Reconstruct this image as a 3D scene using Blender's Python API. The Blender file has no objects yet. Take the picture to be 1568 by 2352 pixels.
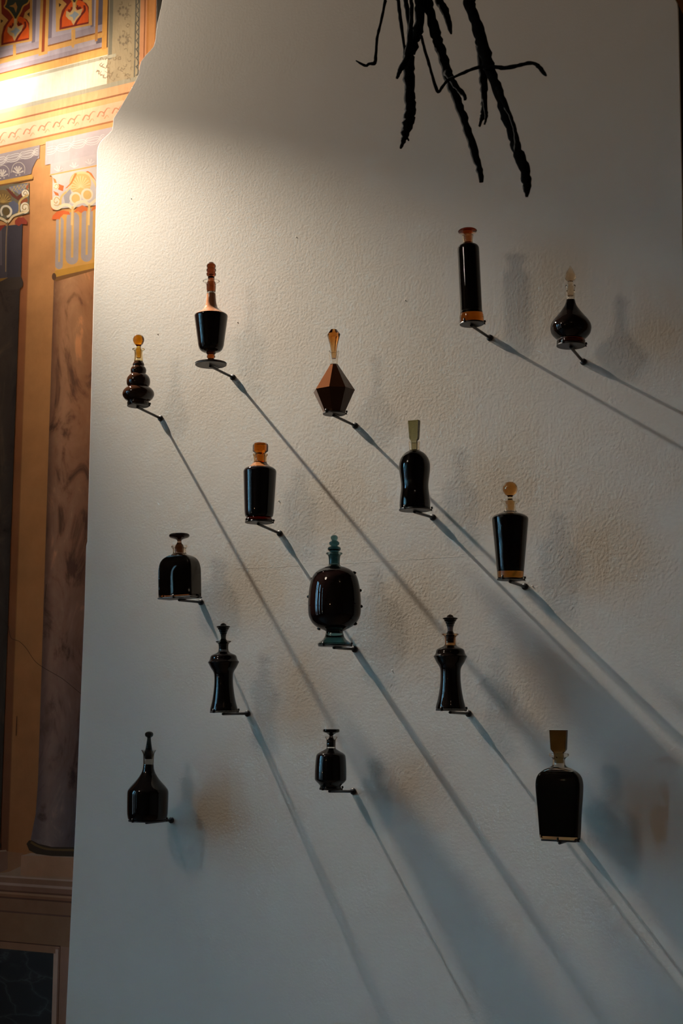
import bpy, math, random
import numpy as np
from mathutils import Vector, Matrix

random.seed(7)
SC = bpy.context.scene
COL = SC.collection
PI = math.pi

# ------------------------------------------------------------------ camera
F_PX, PITCH, YAW = 3150.0, math.radians(8.38), math.radians(26.0)
CAM = np.array([0.0, -3.4, 1.6])
_fh = np.array([-math.sin(YAW), math.cos(YAW), 0.0])
_rt = np.array([math.cos(YAW), math.sin(YAW), 0.0])
_zz = np.array([0.0, 0.0, 1.0])
_fw = math.cos(PITCH) * _fh + math.sin(PITCH) * _zz
_up = -math.sin(PITCH) * _fh + math.cos(PITCH) * _zz
cd = bpy.data.cameras.new('camera')
cam = bpy.data.objects.new('camera', cd)
COL.objects.link(cam)
cd.sensor_fit = 'AUTO'
cd.sensor_width = 36.0
cd.lens = F_PX / 2352.0 * 36.0
cd.clip_start = 0.05
m = Matrix.Identity(4)
for i in range(3):
    m[i][0], m[i][1], m[i][2], m[i][3] = _rt[i], _up[i], -_fw[i], CAM[i]
cam.matrix_world = m
cd.dof.use_dof = True
cd.dof.focus_distance = 3.55
cd.dof.aperture_fstop = 6.3
SC.camera = cam


def ray(x, y):
    return _fw * F_PX + _rt * (x - 784.0) + _up * (1176.0 - y)


def un(x, y, yp=0.0):
    """Point of the plane Y = yp that is seen at photograph pixel (x, y)."""
    r = ray(x, y)
    return CAM + r * ((yp - CAM[1]) / r[1])


def un_plane(x, y, p0, n):
    r = ray(x, y)
    return CAM + r * (np.dot(np.asarray(p0) - CAM, n) / np.dot(r, n))


# ------------------------------------------------------------------ view, world, lights
vs = SC.view_settings
vs.view_transform = 'Standard'
vs.look = 'None'
vs.exposure = 0.0
vs.gamma = 1.0
vs.use_curve_mapping = False
cy = SC.cycles
cy.use_denoising = True
cy.caustics_reflective = False
cy.caustics_refractive = False
cy.max_bounces = 14
cy.transmission_bounces = 14
cy.diffuse_bounces = 5
cy.sample_clamp_indirect = 6.0

world = bpy.data.worlds.new('sky')
SC.world = world
world.use_nodes = True
wn = world.node_tree.nodes
wl = world.node_tree.links
wn.clear()
w_out = wn.new('ShaderNodeOutputWorld')
w_bg = wn.new('ShaderNodeBackground')
w_tc = wn.new('ShaderNodeTexCoord')
w_sep = wn.new('ShaderNodeSeparateXYZ')
w_mr = wn.new('ShaderNodeMapRange')
w_cr = wn.new('ShaderNodeValToRGB')
wl.new(w_tc.outputs['Generated'], w_sep.inputs[0])
wl.new(w_sep.outputs['Z'], w_mr.inputs[0])
w_mr.inputs[1].default_value = -1.0
w_mr.inputs[2].default_value = 1.0
wl.new(w_mr.outputs[0], w_cr.inputs[0])
e = w_cr.color_ramp.elements
e[0].position, e[0].color = 0.47, (0.05, 0.05, 0.055, 1)
e[1].position, e[1].color = 0.53, (0.25, 0.61, 0.87, 1)
e2 = e.new(1.0)
e2.color = (0.23, 0.58, 0.87, 1)
wl.new(w_cr.outputs[0], w_bg.inputs[0])
w_bg.inputs[1].default_value = 72.0
wl.new(w_bg.outputs[0], w_out.inputs[0])

LIGHT_FOOT = (-3.197, 3.967)
LIGHT_D = 0.18


def look_rot(src, dst):
    return (Vector(dst) - Vector(src)).to_track_quat('-Z', 'Y').to_euler()


def lamp(name, kind, loc, target, color, power, **kw):
    d = bpy.data.lights.new(name, kind)
    d.color = color
    d.energy = power
    for k, v in kw.items():
        setattr(d, k, v)
    o = bpy.data.objects.new(name, d)
    COL.objects.link(o)
    o.location = loc
    o.rotation_euler = look_rot(loc, target)
    return o


# the warm accent lamp beside the partition's upper left corner, raking along it
lamp('accent_spotlight', 'SPOT', (LIGHT_FOOT[0], -LIGHT_D, LIGHT_FOOT[1]), (LIGHT_FOOT[0] + 1.0, -LIGHT_D - 0.34, LIGHT_FOOT[1] - 1.10),
     (1.0, 0.88, 0.74), 980.0, shadow_soft_size=0.018, spot_size=math.radians(59), spot_blend=1.0)
# the stray light of the same lamp, outside its beam
lamp('accent_spill', 'SPOT', (LIGHT_FOOT[0], -LIGHT_D, LIGHT_FOOT[1]), (LIGHT_FOOT[0] + 1.0, -LIGHT_D, LIGHT_FOOT[1] - 0.75),
     (1.0, 0.86, 0.70), 56.0, shadow_soft_size=0.03, spot_size=math.radians(104), spot_blend=0.6)
# its twin that rakes along the old painted wall
_fl = un(-130, 130, 0.01)
_ft = un(150, 352, 0.16)
lamp('fresco_spotlight', 'SPOT', tuple(_fl), tuple(_ft),
     (1.0, 0.91, 0.85), 15.0, shadow_soft_size=0.02, spot_size=math.radians(168), spot_blend=0.8)
# warm globe lamp high in the hall, left of the camera, and a small one behind
lamp('globe_lamp', 'POINT', (-3.7, -3.5, 4.2), (-3.7, -3.5, 0), (1.0, 0.84, 0.68), 62.0, shadow_soft_size=0.28)
lamp('ceiling_lamp', 'POINT', (0.9, -5.4, 4.8), (0.9, -5.4, 0), (1.0, 0.72, 0.46), 9.0, shadow_soft_size=0.04)

for (lx, ly, lz, pw) in ((-4.7, -4.3, 1.5, 3.0), (-2.6, -5.9, 2.3, 5.0)):
    lamp('sconce_lamp', 'POINT', (lx, ly, lz), (lx, ly, 0), (1.0, 0.66, 0.38), pw, shadow_soft_size=0.045)

WIN_X = -5.2
WINS = ((-1.95, -1.83), (-2.42, -2.28), (-3.4, -3.24), (-4.9, -4.74))
WIN_Z = (0.75, 3.5)
for (ya, yb) in WINS:
    d = bpy.data.lights.new('window_portal', 'AREA')
    d.shape = 'RECTANGLE'
    d.size = abs(yb - ya)
    d.size_y = WIN_Z[1] - WIN_Z[0]
    d.cycles.is_portal = True
    o = bpy.data.objects.new('window_portal', d)
    COL.objects.link(o)
    o.location = (WIN_X - 0.01, (ya + yb) / 2, (WIN_Z[0] + WIN_Z[1]) / 2)
    o.rotation_euler = Vector((1, 0, 0)).to_track_quat('-Z', 'Z').to_euler()


# ------------------------------------------------------------------ materials
def lin(c):
    out = []
    for v in c[:3]:
        v = v / 255.0
        out.append(v / 12.92 if v <= 0.04045 else ((v + 0.055) / 1.055) ** 2.4)
    return tuple(out) + (1.0,)


def new_mat(name):
    mt = bpy.data.materials.new(name)
    mt.use_nodes = True
    nt = mt.node_tree
    return mt, nt, nt.nodes['Principled BSDF']


def noise(nt, scale, detail=4.0, rough=0.55, coord=None):
    n = nt.nodes.new('ShaderNodeTexNoise')
    n.inputs['Scale'].default_value = scale
    n.inputs['Detail'].default_value = detail
    n.inputs['Roughness'].default_value = rough
    if coord is not None:
        nt.links.new(coord, n.inputs['Vector'])
    return n


def obj_coord(nt):
    return nt.nodes.new('ShaderNodeTexCoord').outputs['Object']


def ramp(nt, fac, stops):
    r = nt.nodes.new('ShaderNodeValToRGB')
    els = r.color_ramp.elements
    els[0].position, els[0].color = stops[0]
    els[1].position, els[1].color = stops[-1]
    for p, c in stops[1:-1]:
        x = els.new(p)
        x.color = c
    nt.links.new(fac, r.inputs[0])
    return r


def mixrgb(nt, a, b, fac, mode='MIX'):
    n = nt.nodes.new('ShaderNodeMix')
    n.data_type = 'RGBA'
    n.blend_type = mode
    for sock, v in ((n.inputs[6], a), (n.inputs[7], b)):
        if hasattr(v, 'node'):
            nt.links.new(v, sock)
        else:
            sock.default_value = v
    if hasattr(fac, 'node'):
        nt.links.new(fac, n.inputs[0])
    else:
        n.inputs[0].default_value = fac
    return n.outputs[2]


def bump(nt, h, strength, dist, prev=None):
    b = nt.nodes.new('ShaderNodeBump')
    b.inputs['Strength'].default_value = strength
    b.inputs['Distance'].default_value = dist
    nt.links.new(h, b.inputs['Height'])
    if prev is not None:
        nt.links.new(prev, b.inputs['Normal'])
    return b.outputs['Normal']


# painted plaster of the partition
M_PANEL, nt, bs = new_mat('partition_paint')
oc = obj_coord(nt)
n1 = noise(nt, 1.6, 5, coord=oc)
c = mixrgb(nt, lin((214, 207, 196)), lin((226, 219, 208)), n1.outputs[0])
nt.links.new(c, bs.inputs['Base Color'])
bs.inputs['Roughness'].default_value = 0.75
bs.inputs['Specular IOR Level'].default_value = 0.25
n2 = noise(nt, 130, 3, coord=oc)
n3 = noise(nt, 9, 3, coord=oc)
nb = bump(nt, n2.outputs[0], 0.36, 0.0012)
nb = bump(nt, n3.outputs[0], 0.08, 0.005, nb)
nt.links.new(nb, bs.inputs['Normal'])

M_SIDE, nt, bs = new_mat('partition_shaded_side')  # unlit right edge: its shade is put into the charcoal colour
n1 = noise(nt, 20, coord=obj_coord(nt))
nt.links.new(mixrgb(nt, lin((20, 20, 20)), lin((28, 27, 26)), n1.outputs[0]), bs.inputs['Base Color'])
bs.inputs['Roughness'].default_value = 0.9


def fresco_mat(name, marble=0.0):
    mt, nt, bs = new_mat(name)
    oc = obj_coord(nt)
    at = nt.nodes.new('ShaderNodeAttribute')
    at.attribute_name = 'Col'
    c = at.outputs['Color']
    n1 = noise(nt, 7, 6, 0.6, oc)
    r1 = ramp(nt, n1.outputs[0], [(0.3, (0.78, 0.76, 0.73, 1)), (0.7, (1.12, 1.1, 1.08, 1))])
    c = mixrgb(nt, c, r1.outputs[0], 0.8, 'MULTIPLY')
    if marble:
        mp = nt.nodes.new('ShaderNodeMapping')
        mp.inputs['Rotation'].default_value = (0, math.radians(35), 0)
        mp.inputs['Scale'].default_value = (1.6, 1, 0.7)
        nt.links.new(oc, mp.inputs[0])
        n2 = noise(nt, 5.5, 7, 0.62, mp.outputs[0])
        n2.inputs['Distortion'].default_value = 1.4
        r2 = ramp(nt, n2.outputs[0], [(0.36, (0.34, 0.29, 0.29, 1)), (0.47, (0.88, 0.82, 0.8, 1)),
                                      (0.6, (1.0, 1.0, 1.0, 1)), (0.68, (1.55, 1.42, 1.3, 1))])
        c = mixrgb(nt, c, r2.outputs[0], marble, 'MULTIPLY')
    nt.links.new(c, bs.inputs['Base Color'])
    bs.inputs['Roughness'].default_value = 0.8
    bs.inputs['Specular IOR Level'].default_value = 0.25
    mp = nt.nodes.new('ShaderNodeMapping')
    mp.inputs['Scale'].default_value = (1, 1, 0.22)
    nt.links.new(oc, mp.inputs[0])
    n3 = noise(nt, 60, 4, 0.6, mp.outputs[0])
    n4 = noise(nt, 16, 3, 0.5, oc)
    nb = bump(nt, n3.outputs[0], 0.45, 0.003)
    nb = bump(nt, n4.outputs[0], 0.35, 0.006, nb)
    nt.links.new(nb, bs.inputs['Normal'])
    return mt


M_FRESCO = fresco_mat('fresco_paint')
M_FMARBLE = fresco_mat('fresco_marbled_paint', 1.0)

M_BLACKMARBLE, nt, bs = new_mat('painted_black_marble')
oc = obj_coord(nt)
mp = nt.nodes.new('ShaderNodeMapping')
mp.inputs['Rotation'].default_value = (0, math.radians(-40), 0)
mp.inputs['Scale'].default_value = (1, 1, 2.2)
nt.links.new(oc, mp.inputs[0])
nz = noise(nt, 5, 4, 0.5, mp.outputs[0])
vo = nt.nodes.new('ShaderNodeTexVoronoi')
vo.feature = 'DISTANCE_TO_EDGE'
vo.inputs['Scale'].default_value = 7.5
nt.links.new(mixrgb(nt, mp.outputs[0], nz.outputs['Color'], 0.22), vo.inputs['Vector'])
r = ramp(nt, vo.outputs['Distance'], [(0.0, (1, 1, 1, 1)), (0.02, (0.3, 0.3, 0.3, 1)), (0.10, (0, 0, 0, 1))])
nz2 = noise(nt, 6, 3, 0.5, oc)
mm = nt.nodes.new('ShaderNodeMath')
mm.operation = 'MULTIPLY'
nt.links.new(r.outputs[0], mm.inputs[0])
nt.links.new(nz2.outputs[0], mm.inputs[1])
nt.links.new(mixrgb(nt, lin((24, 25, 27)), lin((84, 86, 88)), mm.outputs[0]), bs.inputs['Base Color'])
bs.inputs['Roughness'].default_value = 0.7


def flat_mat(name, c0, c1, rough=0.8, sc=8.0):
    mt, nt, bs = new_mat(name)
    n1 = noise(nt, sc, coord=obj_coord(nt))
    nt.links.new(mixrgb(nt, lin(c0), lin(c1), n1.outputs[0]), bs.inputs['Base Color'])
    bs.inputs['Roughness'].default_value = rough
    return mt


M_ROOM = flat_mat('hall_plaster', (88, 77, 68), (98, 86, 76))
M_CEIL = flat_mat('hall_ceiling', (92, 82, 72), (102, 92, 82))
M_FLOOR = flat_mat('dark_parquet', (64, 50, 40), (82, 64, 50), 0.45, 3)
M_WFRAME = flat_mat('window_frame_paint', (150, 145, 138), (165, 160, 152), 0.5)

M_METAL, nt, bs = new_mat('black_powder_coat')
n1 = noise(nt, 300, 2, coord=obj_coord(nt))
nt.links.new(mixrgb(nt, lin((12, 12, 13)), lin((20, 20, 21)), n1.outputs[0]), bs.inputs['Base Color'])
bs.inputs['Metallic'].default_value = 0.0
bs.inputs['Roughness'].default_value = 0.42

M_ROOT, nt, bs = new_mat('blackened_root')
n1 = noise(nt, 60, 5, coord=obj_coord(nt))
nt.links.new(mixrgb(nt, lin((4, 4, 4)), lin((11, 11, 10)), n1.outputs[0]), bs.inputs['Base Color'])
bs.inputs['Roughness'].default_value = 1.0
bs.inputs['Specular IOR Level'].default_value = 0.1
nt.links.new(bump(nt, n1.outputs[0], 0.6, 0.004), bs.inputs['Normal'])

_gl = {}


def glass(tint, t0=0.030, rough=0.008):
    """Glass coloured in the mass: it shows the tint at thickness t0 (metres)."""
    key = (tint, t0)
    if key not in _gl:
        mt, nt, bs = new_mat('tinted_glass')
        bs.inputs['Base Color'].default_value = (0.985, 0.98, 0.97, 1)
        bs.inputs['Transmission Weight'].default_value = 1.0
        bs.inputs['Roughness'].default_value = rough
        bs.inputs['IOR'].default_value = 1.48
        n1 = noise(nt, 35, 2, coord=obj_coord(nt))
        nt.links.new(bump(nt, n1.outputs[0], 0.02, 0.002), bs.inputs['Normal'])
        sg = [-1.6 * math.log(max(min(v, 0.995), 0.01)) / t0 for v in lin(tint)[:3]]
        d = max(sg)
        va = nt.nodes.new('ShaderNodeVolumeAbsorption')
        va.inputs['Color'].default_value = tuple(1.0 - q / d for q in sg) + (1.0,)
        va.inputs['Density'].default_value = d
        nt.links.new(va.outputs[0], nt.nodes['Material Output'].inputs['Volume'])
        _gl[key] = mt
    return _gl[key]


_lq = {}


def liquid(col, coat=1.0):
    """Dark turbid liquid seen through the bottle's glass (the glass is its clear coat)."""
    key = (col, coat)
    if key not in _lq:
        mt, nt, bs = new_mat('dark_liquid_in_glass')
        n1 = noise(nt, 18, 3, coord=obj_coord(nt))
        t = lin(col)
        nt.links.new(mixrgb(nt, tuple(v * 0.8 for v in t[:3]) + (1,), t, n1.outputs[0]), bs.inputs['Base Color'])
        bs.inputs['Roughness'].default_value = 0.35
        bs.inputs['Specular IOR Level'].default_value = 0.0
        bs.inputs['Coat Weight'].default_value = coat
        bs.inputs['Coat Roughness'].default_value = 0.012
        bs.inputs['Coat IOR'].default_value = 1.40
        _lq[key] = mt
    return _lq[key]


# ------------------------------------------------------------------ helpers
def link_mesh(name, verts, faces, mat, parent=None, smooth=False, world_m=None):
    me = bpy.data.meshes.new(name)
    me.from_pydata([tuple(v) for v in verts], [], faces)
    me.validate(clean_customdata=False)
    if smooth:
        me.polygons.foreach_set('use_smooth', [True] * len(me.polygons))
    mats = mat if isinstance(mat, (list, tuple)) else [mat]
    for q in mats:
        me.materials.append(q)
    o = bpy.data.objects.new(name, me)
    COL.objects.link(o)
    if parent is not None:
        o.parent = parent
    return o


def sharp(o, deg=35):
    o.data.set_sharp_from_angle(angle=math.radians(deg))
    return o


def empty(name, loc, rot=None):
    o = bpy.data.objects.new(name, None)
    COL.objects.link(o)
    o.empty_display_size = 0.05
    if rot is not None:
        o.matrix_world = Matrix.Translation(Vector(loc)) @ rot.to_4x4()
    else:
        o.location = loc
    return o


def tag(o, label=None, cat=None, group=None, kind=None):
    if label:
        o['label'] = label
    if cat:
        o['category'] = cat
    if group:
        o['group'] = group
    if kind:
        o['kind'] = kind
    return o


class MB:
    def __init__(self):
        self.v, self.f = [], []

    def add(self, verts, faces):
        b = len(self.v)
        self.v += [tuple(q) for q in verts]
        self.f += [tuple(i + b for i in q) for q in faces]

    def box(self, lo, hi):
        (x0, y0, z0), (x1, y1, z1) = lo, hi
        self.add([(x0, y0, z0), (x1, y0, z0), (x1, y1, z0), (x0, y1, z0),
                  (x0, y0, z1), (x1, y0, z1), (x1, y1, z1), (x0, y1, z1)],
                 [(0, 3, 2, 1), (4, 5, 6, 7), (0, 1, 5, 4), (1, 2, 6, 5), (2, 3, 7, 6), (3, 0, 4, 7)])

    def tube(self, pts, rad, n=10, cap=True):
        pts = [Vector(p) for p in pts]
        rads = rad if isinstance(rad, (list, tuple)) else [rad] * len(pts)
        rings = []
        ref = Vector((0.3, 0.2, 1)).normalized()
        for i, p in enumerate(pts):
            a = pts[max(i - 1, 0)]
            b = pts[min(i + 1, len(pts) - 1)]
            t = (b - a).normalized()
            u = t.cross(ref)
            if u.length < 1e-4:
                u = t.cross(Vector((1, 0, 0)))
            u.normalize()
            w = t.cross(u)
            rings.append([p + (u * math.cos(2 * PI * k / n) + w * math.sin(2 * PI * k / n)) * rads[i] for k in range(n)])
        vs_ = [q for rg in rings for q in rg]
        fs = []
        for i in range(len(rings) - 1):
            for k in range(n):
                fs.append((i * n + k, i * n + (k + 1) % n, (i + 1) * n + (k + 1) % n, (i + 1) * n + k))
        if cap:
            fs.append(tuple(range(n - 1, -1, -1)))
            fs.append(tuple((len(rings) - 1) * n + k for k in range(n)))
        self.add(vs_, fs)

    def build(self, name, mat, parent=None, smooth=False):
        return link_mesh(name, self.v, self.f, mat, parent, smooth)


def circle_sec(n):
    return [(math.cos(2 * PI * k / n), math.sin(2 * PI * k / n)) for k in range(n)]


def rrect_sec(n, a, b, rc):
    """Rounded rectangle, half sizes a, b, corner radius rc, n points (multiple of 4)."""
    pts = []
    q = n // 4
    for (sx, sy, a0) in ((1, 1, 0), (-1, 1, 90), (-1, -1, 180), (1, -1, 270)):
        for k in range(q):
            t = math.radians(a0 + 90.0 * k / (q - 1))
            pts.append((sx * (a - rc) + rc * math.cos(t), sy * (b - rc) + rc * math.sin(t)))
    return pts


def ngon_sec(n, off=0.0):
    return [(math.cos(2 * PI * k / n + off), math.sin(2 * PI * k / n + off)) for k in range(n)]


def loft_data(prof, sec_fn, close_bottom=True, close_top=True, flip=False):
    """prof: [(z, r)]; sec_fn(i, r) gives the points of the ring."""
    V, Fc = [], []
    n = None
    for i, (z, r_) in enumerate(prof):
        s = sec_fn(i, r_)
        n = len(s)
        V += [(x, y, z) for (x, y) in s]
    for i in range(len(prof) - 1):
        for k in range(n):
            a, b = i * n + k, i * n + (k + 1) % n
            Fc.append((a, b, b + n, a + n))
    if close_bottom:
        Fc.append(tuple(range(n - 1, -1, -1)))
    if close_top:
        Fc.append(tuple((len(prof) - 1) * n + k for k in range(n)))
    if flip:
        Fc = [tuple(reversed(q)) for q in Fc]
    return V, Fc


def spline(pts, sub=4):
    """Catmull-Rom through (z, r) points; a repeated point keeps a corner."""
    out = []
    n = len(pts)
    for i in range(n - 1):
        p1, p2 = pts[i], pts[i + 1]
        if p1 == p2:
            continue
        p0 = pts[i - 1] if i > 0 else p1
        p3 = pts[i + 2] if i + 2 < n else p2
        for k in range(sub):
            t = k / sub
            t2, t3 = t * t, t * t * t
            q = []
            for c_ in range(2):
                q.append(0.5 * (2 * p1[c_] + (p2[c_] - p0[c_]) * t + (2 * p0[c_] - 5 * p1[c_] + 4 * p2[c_] - p3[c_]) * t2
                                + (3 * p1[c_] - p0[c_] - 3 * p2[c_] + p3[c_]) * t3))
            out.append((q[0], max(q[1], 0.0)))
    out.append(pts[-1])
    return out


# ------------------------------------------------------------------ hall
FY = 0.22            # the frescoed wall's plane, behind the partition


def struct_box(name, lo, hi, mat):
    b = MB()
    b.box(lo, hi)
    o = b.build(name, mat)
    o['kind'] = 'structure'
    return o


X0, X1, Y0, Z1 = WIN_X, 3.2, -6.4, 5.0
tag(struct_box('floor', (X0 - 0.3, Y0 - 0.3, -0.2), (X1 + 0.3, FY + 0.3, 0.0), M_FLOOR), 'dark floor of the hall', kind='structure')
tag(struct_box('ceiling', (X0 - 0.3, Y0 - 0.3, Z1), (X1 + 0.3, FY + 0.3, Z1 + 0.2), M_CEIL), 'plaster ceiling of the hall', kind='structure')
tag(struct_box('wall_front', (X0 - 0.3, Y0 - 0.3, 0.0), (X1 + 0.3, Y0, Z1), M_ROOM), 'plaster wall behind the camera', kind='structure')
tag(struct_box('wall_right', (X1, Y0, 0.0), (X1 + 0.3, FY, Z1), M_ROOM), 'plaster wall on the right', kind='structure')
# left wall with three window openings
b = MB()
ys = [Y0] + [v for w_ in sorted(WINS) for v in w_] + [FY]
b.box((X0 - 0.08, Y0, 0.0), (X0, FY, WIN_Z[0]))
b.box((X0 - 0.08, Y0, WIN_Z[1]), (X0, FY, Z1))
for i in range(0, len(ys), 2):
    b.box((X0 - 0.08, ys[i], WIN_Z[0]), (X0, ys[i + 1], WIN_Z[1]))
tag(b.build('wall_left', M_ROOM), 'plaster wall with four narrow windows on the left', kind='structure')
for i, (ya, yb) in enumerate(WINS):
    b = MB()
    xa, xb = X0 - 0.06, X0 - 0.03
    t = 0.018
    b.box((xa, ya, WIN_Z[0]), (xb, ya + t, WIN_Z[1]))
    b.box((xa, yb - t, WIN_Z[0]), (xb, yb, WIN_Z[1]))
    b.box((xa, ya + t, WIN_Z[0]), (xb, yb - t, WIN_Z[0] + t))
    b.box((xa, ya + t, WIN_Z[1] - t), (xb, yb - t, WIN_Z[1]))
    ym = (ya + yb) / 2
    b.box((xa, ym - 0.006, WIN_Z[0] + t), (xb, ym + 0.006, WIN_Z[1] - t))
    for zq in (1.45, 2.15, 2.85):
        b.box((xa + 0.01, ya + t, zq - 0.015), (xb - 0.01, ym - 0.006, zq + 0.015))
        b.box((xa + 0.01, ym + 0.006, zq - 0.015), (xb - 0.01, yb - t, zq + 0.015))
    o = b.build('window_%d' % (i + 1), M_WFRAME)
    o['kind'] = 'structure'
    o['label'] = 'narrow tall casement window letting in daylight, number %d along the left wall' % (i + 1)

# frescoed wall: plaster core; the paint is laid on it below
b = MB()
b.box((X0, FY, 0.0), (X1, FY + 0.3, Z1))
wall_back = b.build('wall_back', flat_mat('fresco_ground', (176, 122, 66), (190, 134, 74), 0.85, 6))
tag(wall_back, 'old hall wall painted with columns, capitals and ornamental friezes', kind='structure')

# ------------------------------------------------------------------ the paint on the wall


class Paint:
    """Flat painted shapes on the wall plane, each a hair in front of the one beneath it."""
    layer = 0

    def __init__(self, name, mat=None, label=None):
        self.name, self.mat, self.label = name, mat or M_FRESCO, label
        self.v, self.f, self.c = [], [], []

    def _depth(self):
        Paint.layer += 1
        return FY - 0.0004 - 0.000006 * Paint.layer

    def poly(self, pts, col, dx=0.0):
        y = self._depth()
        b0 = len(self.v)
        for p in pts:
            q = un(p[0], p[1], FY)
            self.v.append((q[0] + dx, y, q[2]))
        self.f.append(tuple(range(b0, b0 + len(pts))))
        self.c.append([lin(col)] * len(pts))

    def world_quads(self, quads, same_layer=True):
        y = self._depth()
        for pts, cols in quads:
            b0 = len(self.v)
            for (x, z) in pts:
                self.v.append((x, y, z))
            self.f.append(tuple(range(b0, b0 + len(pts))))
            self.c.append([lin(q) for q in cols])

    def rect(self, x0, x1, y0, y1, col, xr=300, xr2=None, col2=None):
        """Vertical sides through pixels x0, x1 (at row xr); horizontal edges through (0, y0), (0, y1)."""
        xa = un(x0, xr, FY)[0]
        xb = un(x1, xr, FY)[0]
        za, zb = un(0, y0, FY)[2], un(0, y1, FY)[2]
        c2 = col2 or col
        self.world_quads([([(xa, zb), (xb, zb), (xb, za), (xa, za)], [c2, c2, col, col])])

    def strips(self, xs, cols, y0, y1, xr, cols2=None):
        """Painted shading: colours at the given columns blend across."""
        za, zb = un(0, y0, FY)[2], un(0, y1, FY)[2]
        cols2 = cols2 or cols
        X = [un(x, xr, FY)[0] for x in xs]
        qs = []
        for i in range(len(X) - 1):
            qs.append(([(X[i], zb), (X[i + 1], zb), (X[i + 1], za), (X[i], za)],
                       [cols2[i], cols2[i + 1], cols[i + 1], cols[i]]))
        self.world_quads(qs)

    def stroke(self, pts, width, col, dx=0.0, taper=None, sub=5):
        P = []
        n = len(pts)
        for i in range(n - 1):
            p1, p2 = pts[i], pts[i + 1]
            p0 = pts[i - 1] if i else p1
            p3 = pts[i + 2] if i + 2 < n else p2
            for k in range(sub):
                t = k / sub
                P.append([0.5 * (2 * p1[j] + (p2[j] - p0[j]) * t + (2 * p0[j] - 5 * p1[j] + 4 * p2[j] - p3[j]) * t * t
                                 + (3 * p1[j] - p0[j] - 3 * p2[j] + p3[j]) * t ** 3) for j in (0, 1)])
        P.append(list(pts[-1]))
        y = self._depth()
        b0 = len(self.v)
        N = len(P)
        for i, p in enumerate(P):
            a, c_ = P[max(i - 1, 0)], P[min(i + 1, N - 1)]
            tx, ty = c_[0] - a[0], c_[1] - a[1]
            L = math.hypot(tx, ty) or 1.0
            w_ = width / 2
            if taper:
                w_ *= taper[0] + (taper[1] - taper[0]) * i / (N - 1)
            nx, ny = -ty / L * w_, tx / L * w_
            for s in (1, -1):
                q = un(p[0] + s * nx, p[1] + s * ny, FY)
                self.v.append((q[0] + dx, y, q[2]))
        for i in range(N - 1):
            k = b0 + 2 * i
            self.f.append((k, k + 1, k + 3, k + 2))
            self.c.append([lin(col)] * 4)

    def disc(self, cx, cy_, rx, ry, col, n=18, dx=0.0):
        self.poly([(cx + rx * math.cos(2 * PI * k / n), cy_ + ry * math.sin(2 * PI * k / n)) for k in range(n)], col, dx)

    def build(self, parent):
        o = link_mesh(self.name, self.v, self.f, self.mat, parent)
        me = o.data
        at = me.color_attributes.new('Col', 'FLOAT_COLOR', 'CORNER')
        flat = []
        for p, cs in zip(me.polygons, self.c):
            for q in cs:
                flat += q
        at.data.foreach_set('color', flat)
        # the faces look towards -Y (into the hall)
        fl = [p.normal.y > 0 for p in me.polygons]
        if any(fl):
            import bmesh
            bm = bmesh.new()
            bm.from_mesh(me)
            bm.faces.ensure_lookup_table()
            bmesh.ops.reverse_faces(bm, faces=[bm.faces[i] for i, q in enumerate(fl) if q])
            bm.to_mesh(me)
            bm.free()
        if self.label:
            o['label'] = self.label
        return o


def Z3(x, y):
    return (x / 10.453, y / 10.453)


def Z5(x, y):
    return (x / 6.533, 380 + y / 6.533)


OCH = (214, 158, 82)
GOLD = (206, 146, 58)
BRN = (140, 84, 40)
LIL = (186, 168, 162)
LILD = (128, 112, 116)
CREAM = (226, 208, 180)
GREY = (150, 144, 126)
IVORY = (238, 222, 190)

# ---- bare painted wall and pier
p = Paint('painted_pier', label='buff painted strip of wall between the painted columns')
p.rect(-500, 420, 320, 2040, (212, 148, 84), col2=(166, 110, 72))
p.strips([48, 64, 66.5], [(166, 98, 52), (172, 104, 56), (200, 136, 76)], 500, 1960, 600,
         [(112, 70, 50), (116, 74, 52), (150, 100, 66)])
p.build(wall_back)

# ---- upper coffered zone
p = Paint('painted_coffers', label='lilac coffered ceiling panels with orange ornament')
p.rect(-500, 420, -400, 190, LIL)
p.rect(-500, 236, -400, 168, (176, 160, 160))
for xa, xb in ((74, 92), (208, 224), (111, 130)):
    p.rect(xa, xa + (xb - xa) * 0.45, -400, 120 if xa < 100 else 118, LILD, xr=60)
p.rect(222, 236, -400, 160, (104, 92, 98), xr=60)
p.rect(-500, 230, 118, 134, (164, 146, 146))
p.rect(-500, 234, 133, 137, BRN)
p.rect(-500, 236, 136, 147, OCH)
p.rect(-500, 240, 158, 169, (160, 142, 142))
p.rect(-500, 248, 168, 172, BRN)
p.rect(-500, 250, 171, 189, (224, 164, 84))
p.rect(91, 111.5, -400, 152, OCH, xr=60)
p.rect(97.5, 104, -400, 145, (150, 66, 28), xr=60)
p.rect(219, 225, -400, 152, (190, 130, 62), xr=60)
p.rect(235, 247, -400, 174, (212, 150, 66), xr=60)
p.rect(246, 249, -400, 172, (90, 60, 36), xr=60)
p.poly([(30, 103), (37, 102), (37, 127), (33, 132), (30, 127)], OCH)
p.poly([(164, 68), (173, 66), (173, 98), (169, 111), (164, 107)], OCH)
p.poly([(229, 76), (238, 74), (238, 80), (233, 84), (229, 81)], OCH)
DX2 = un(168.8, 56.4, FY)[0] - un(33.5, 94, FY)[0]
DXM = 2 * 0.0
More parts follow.
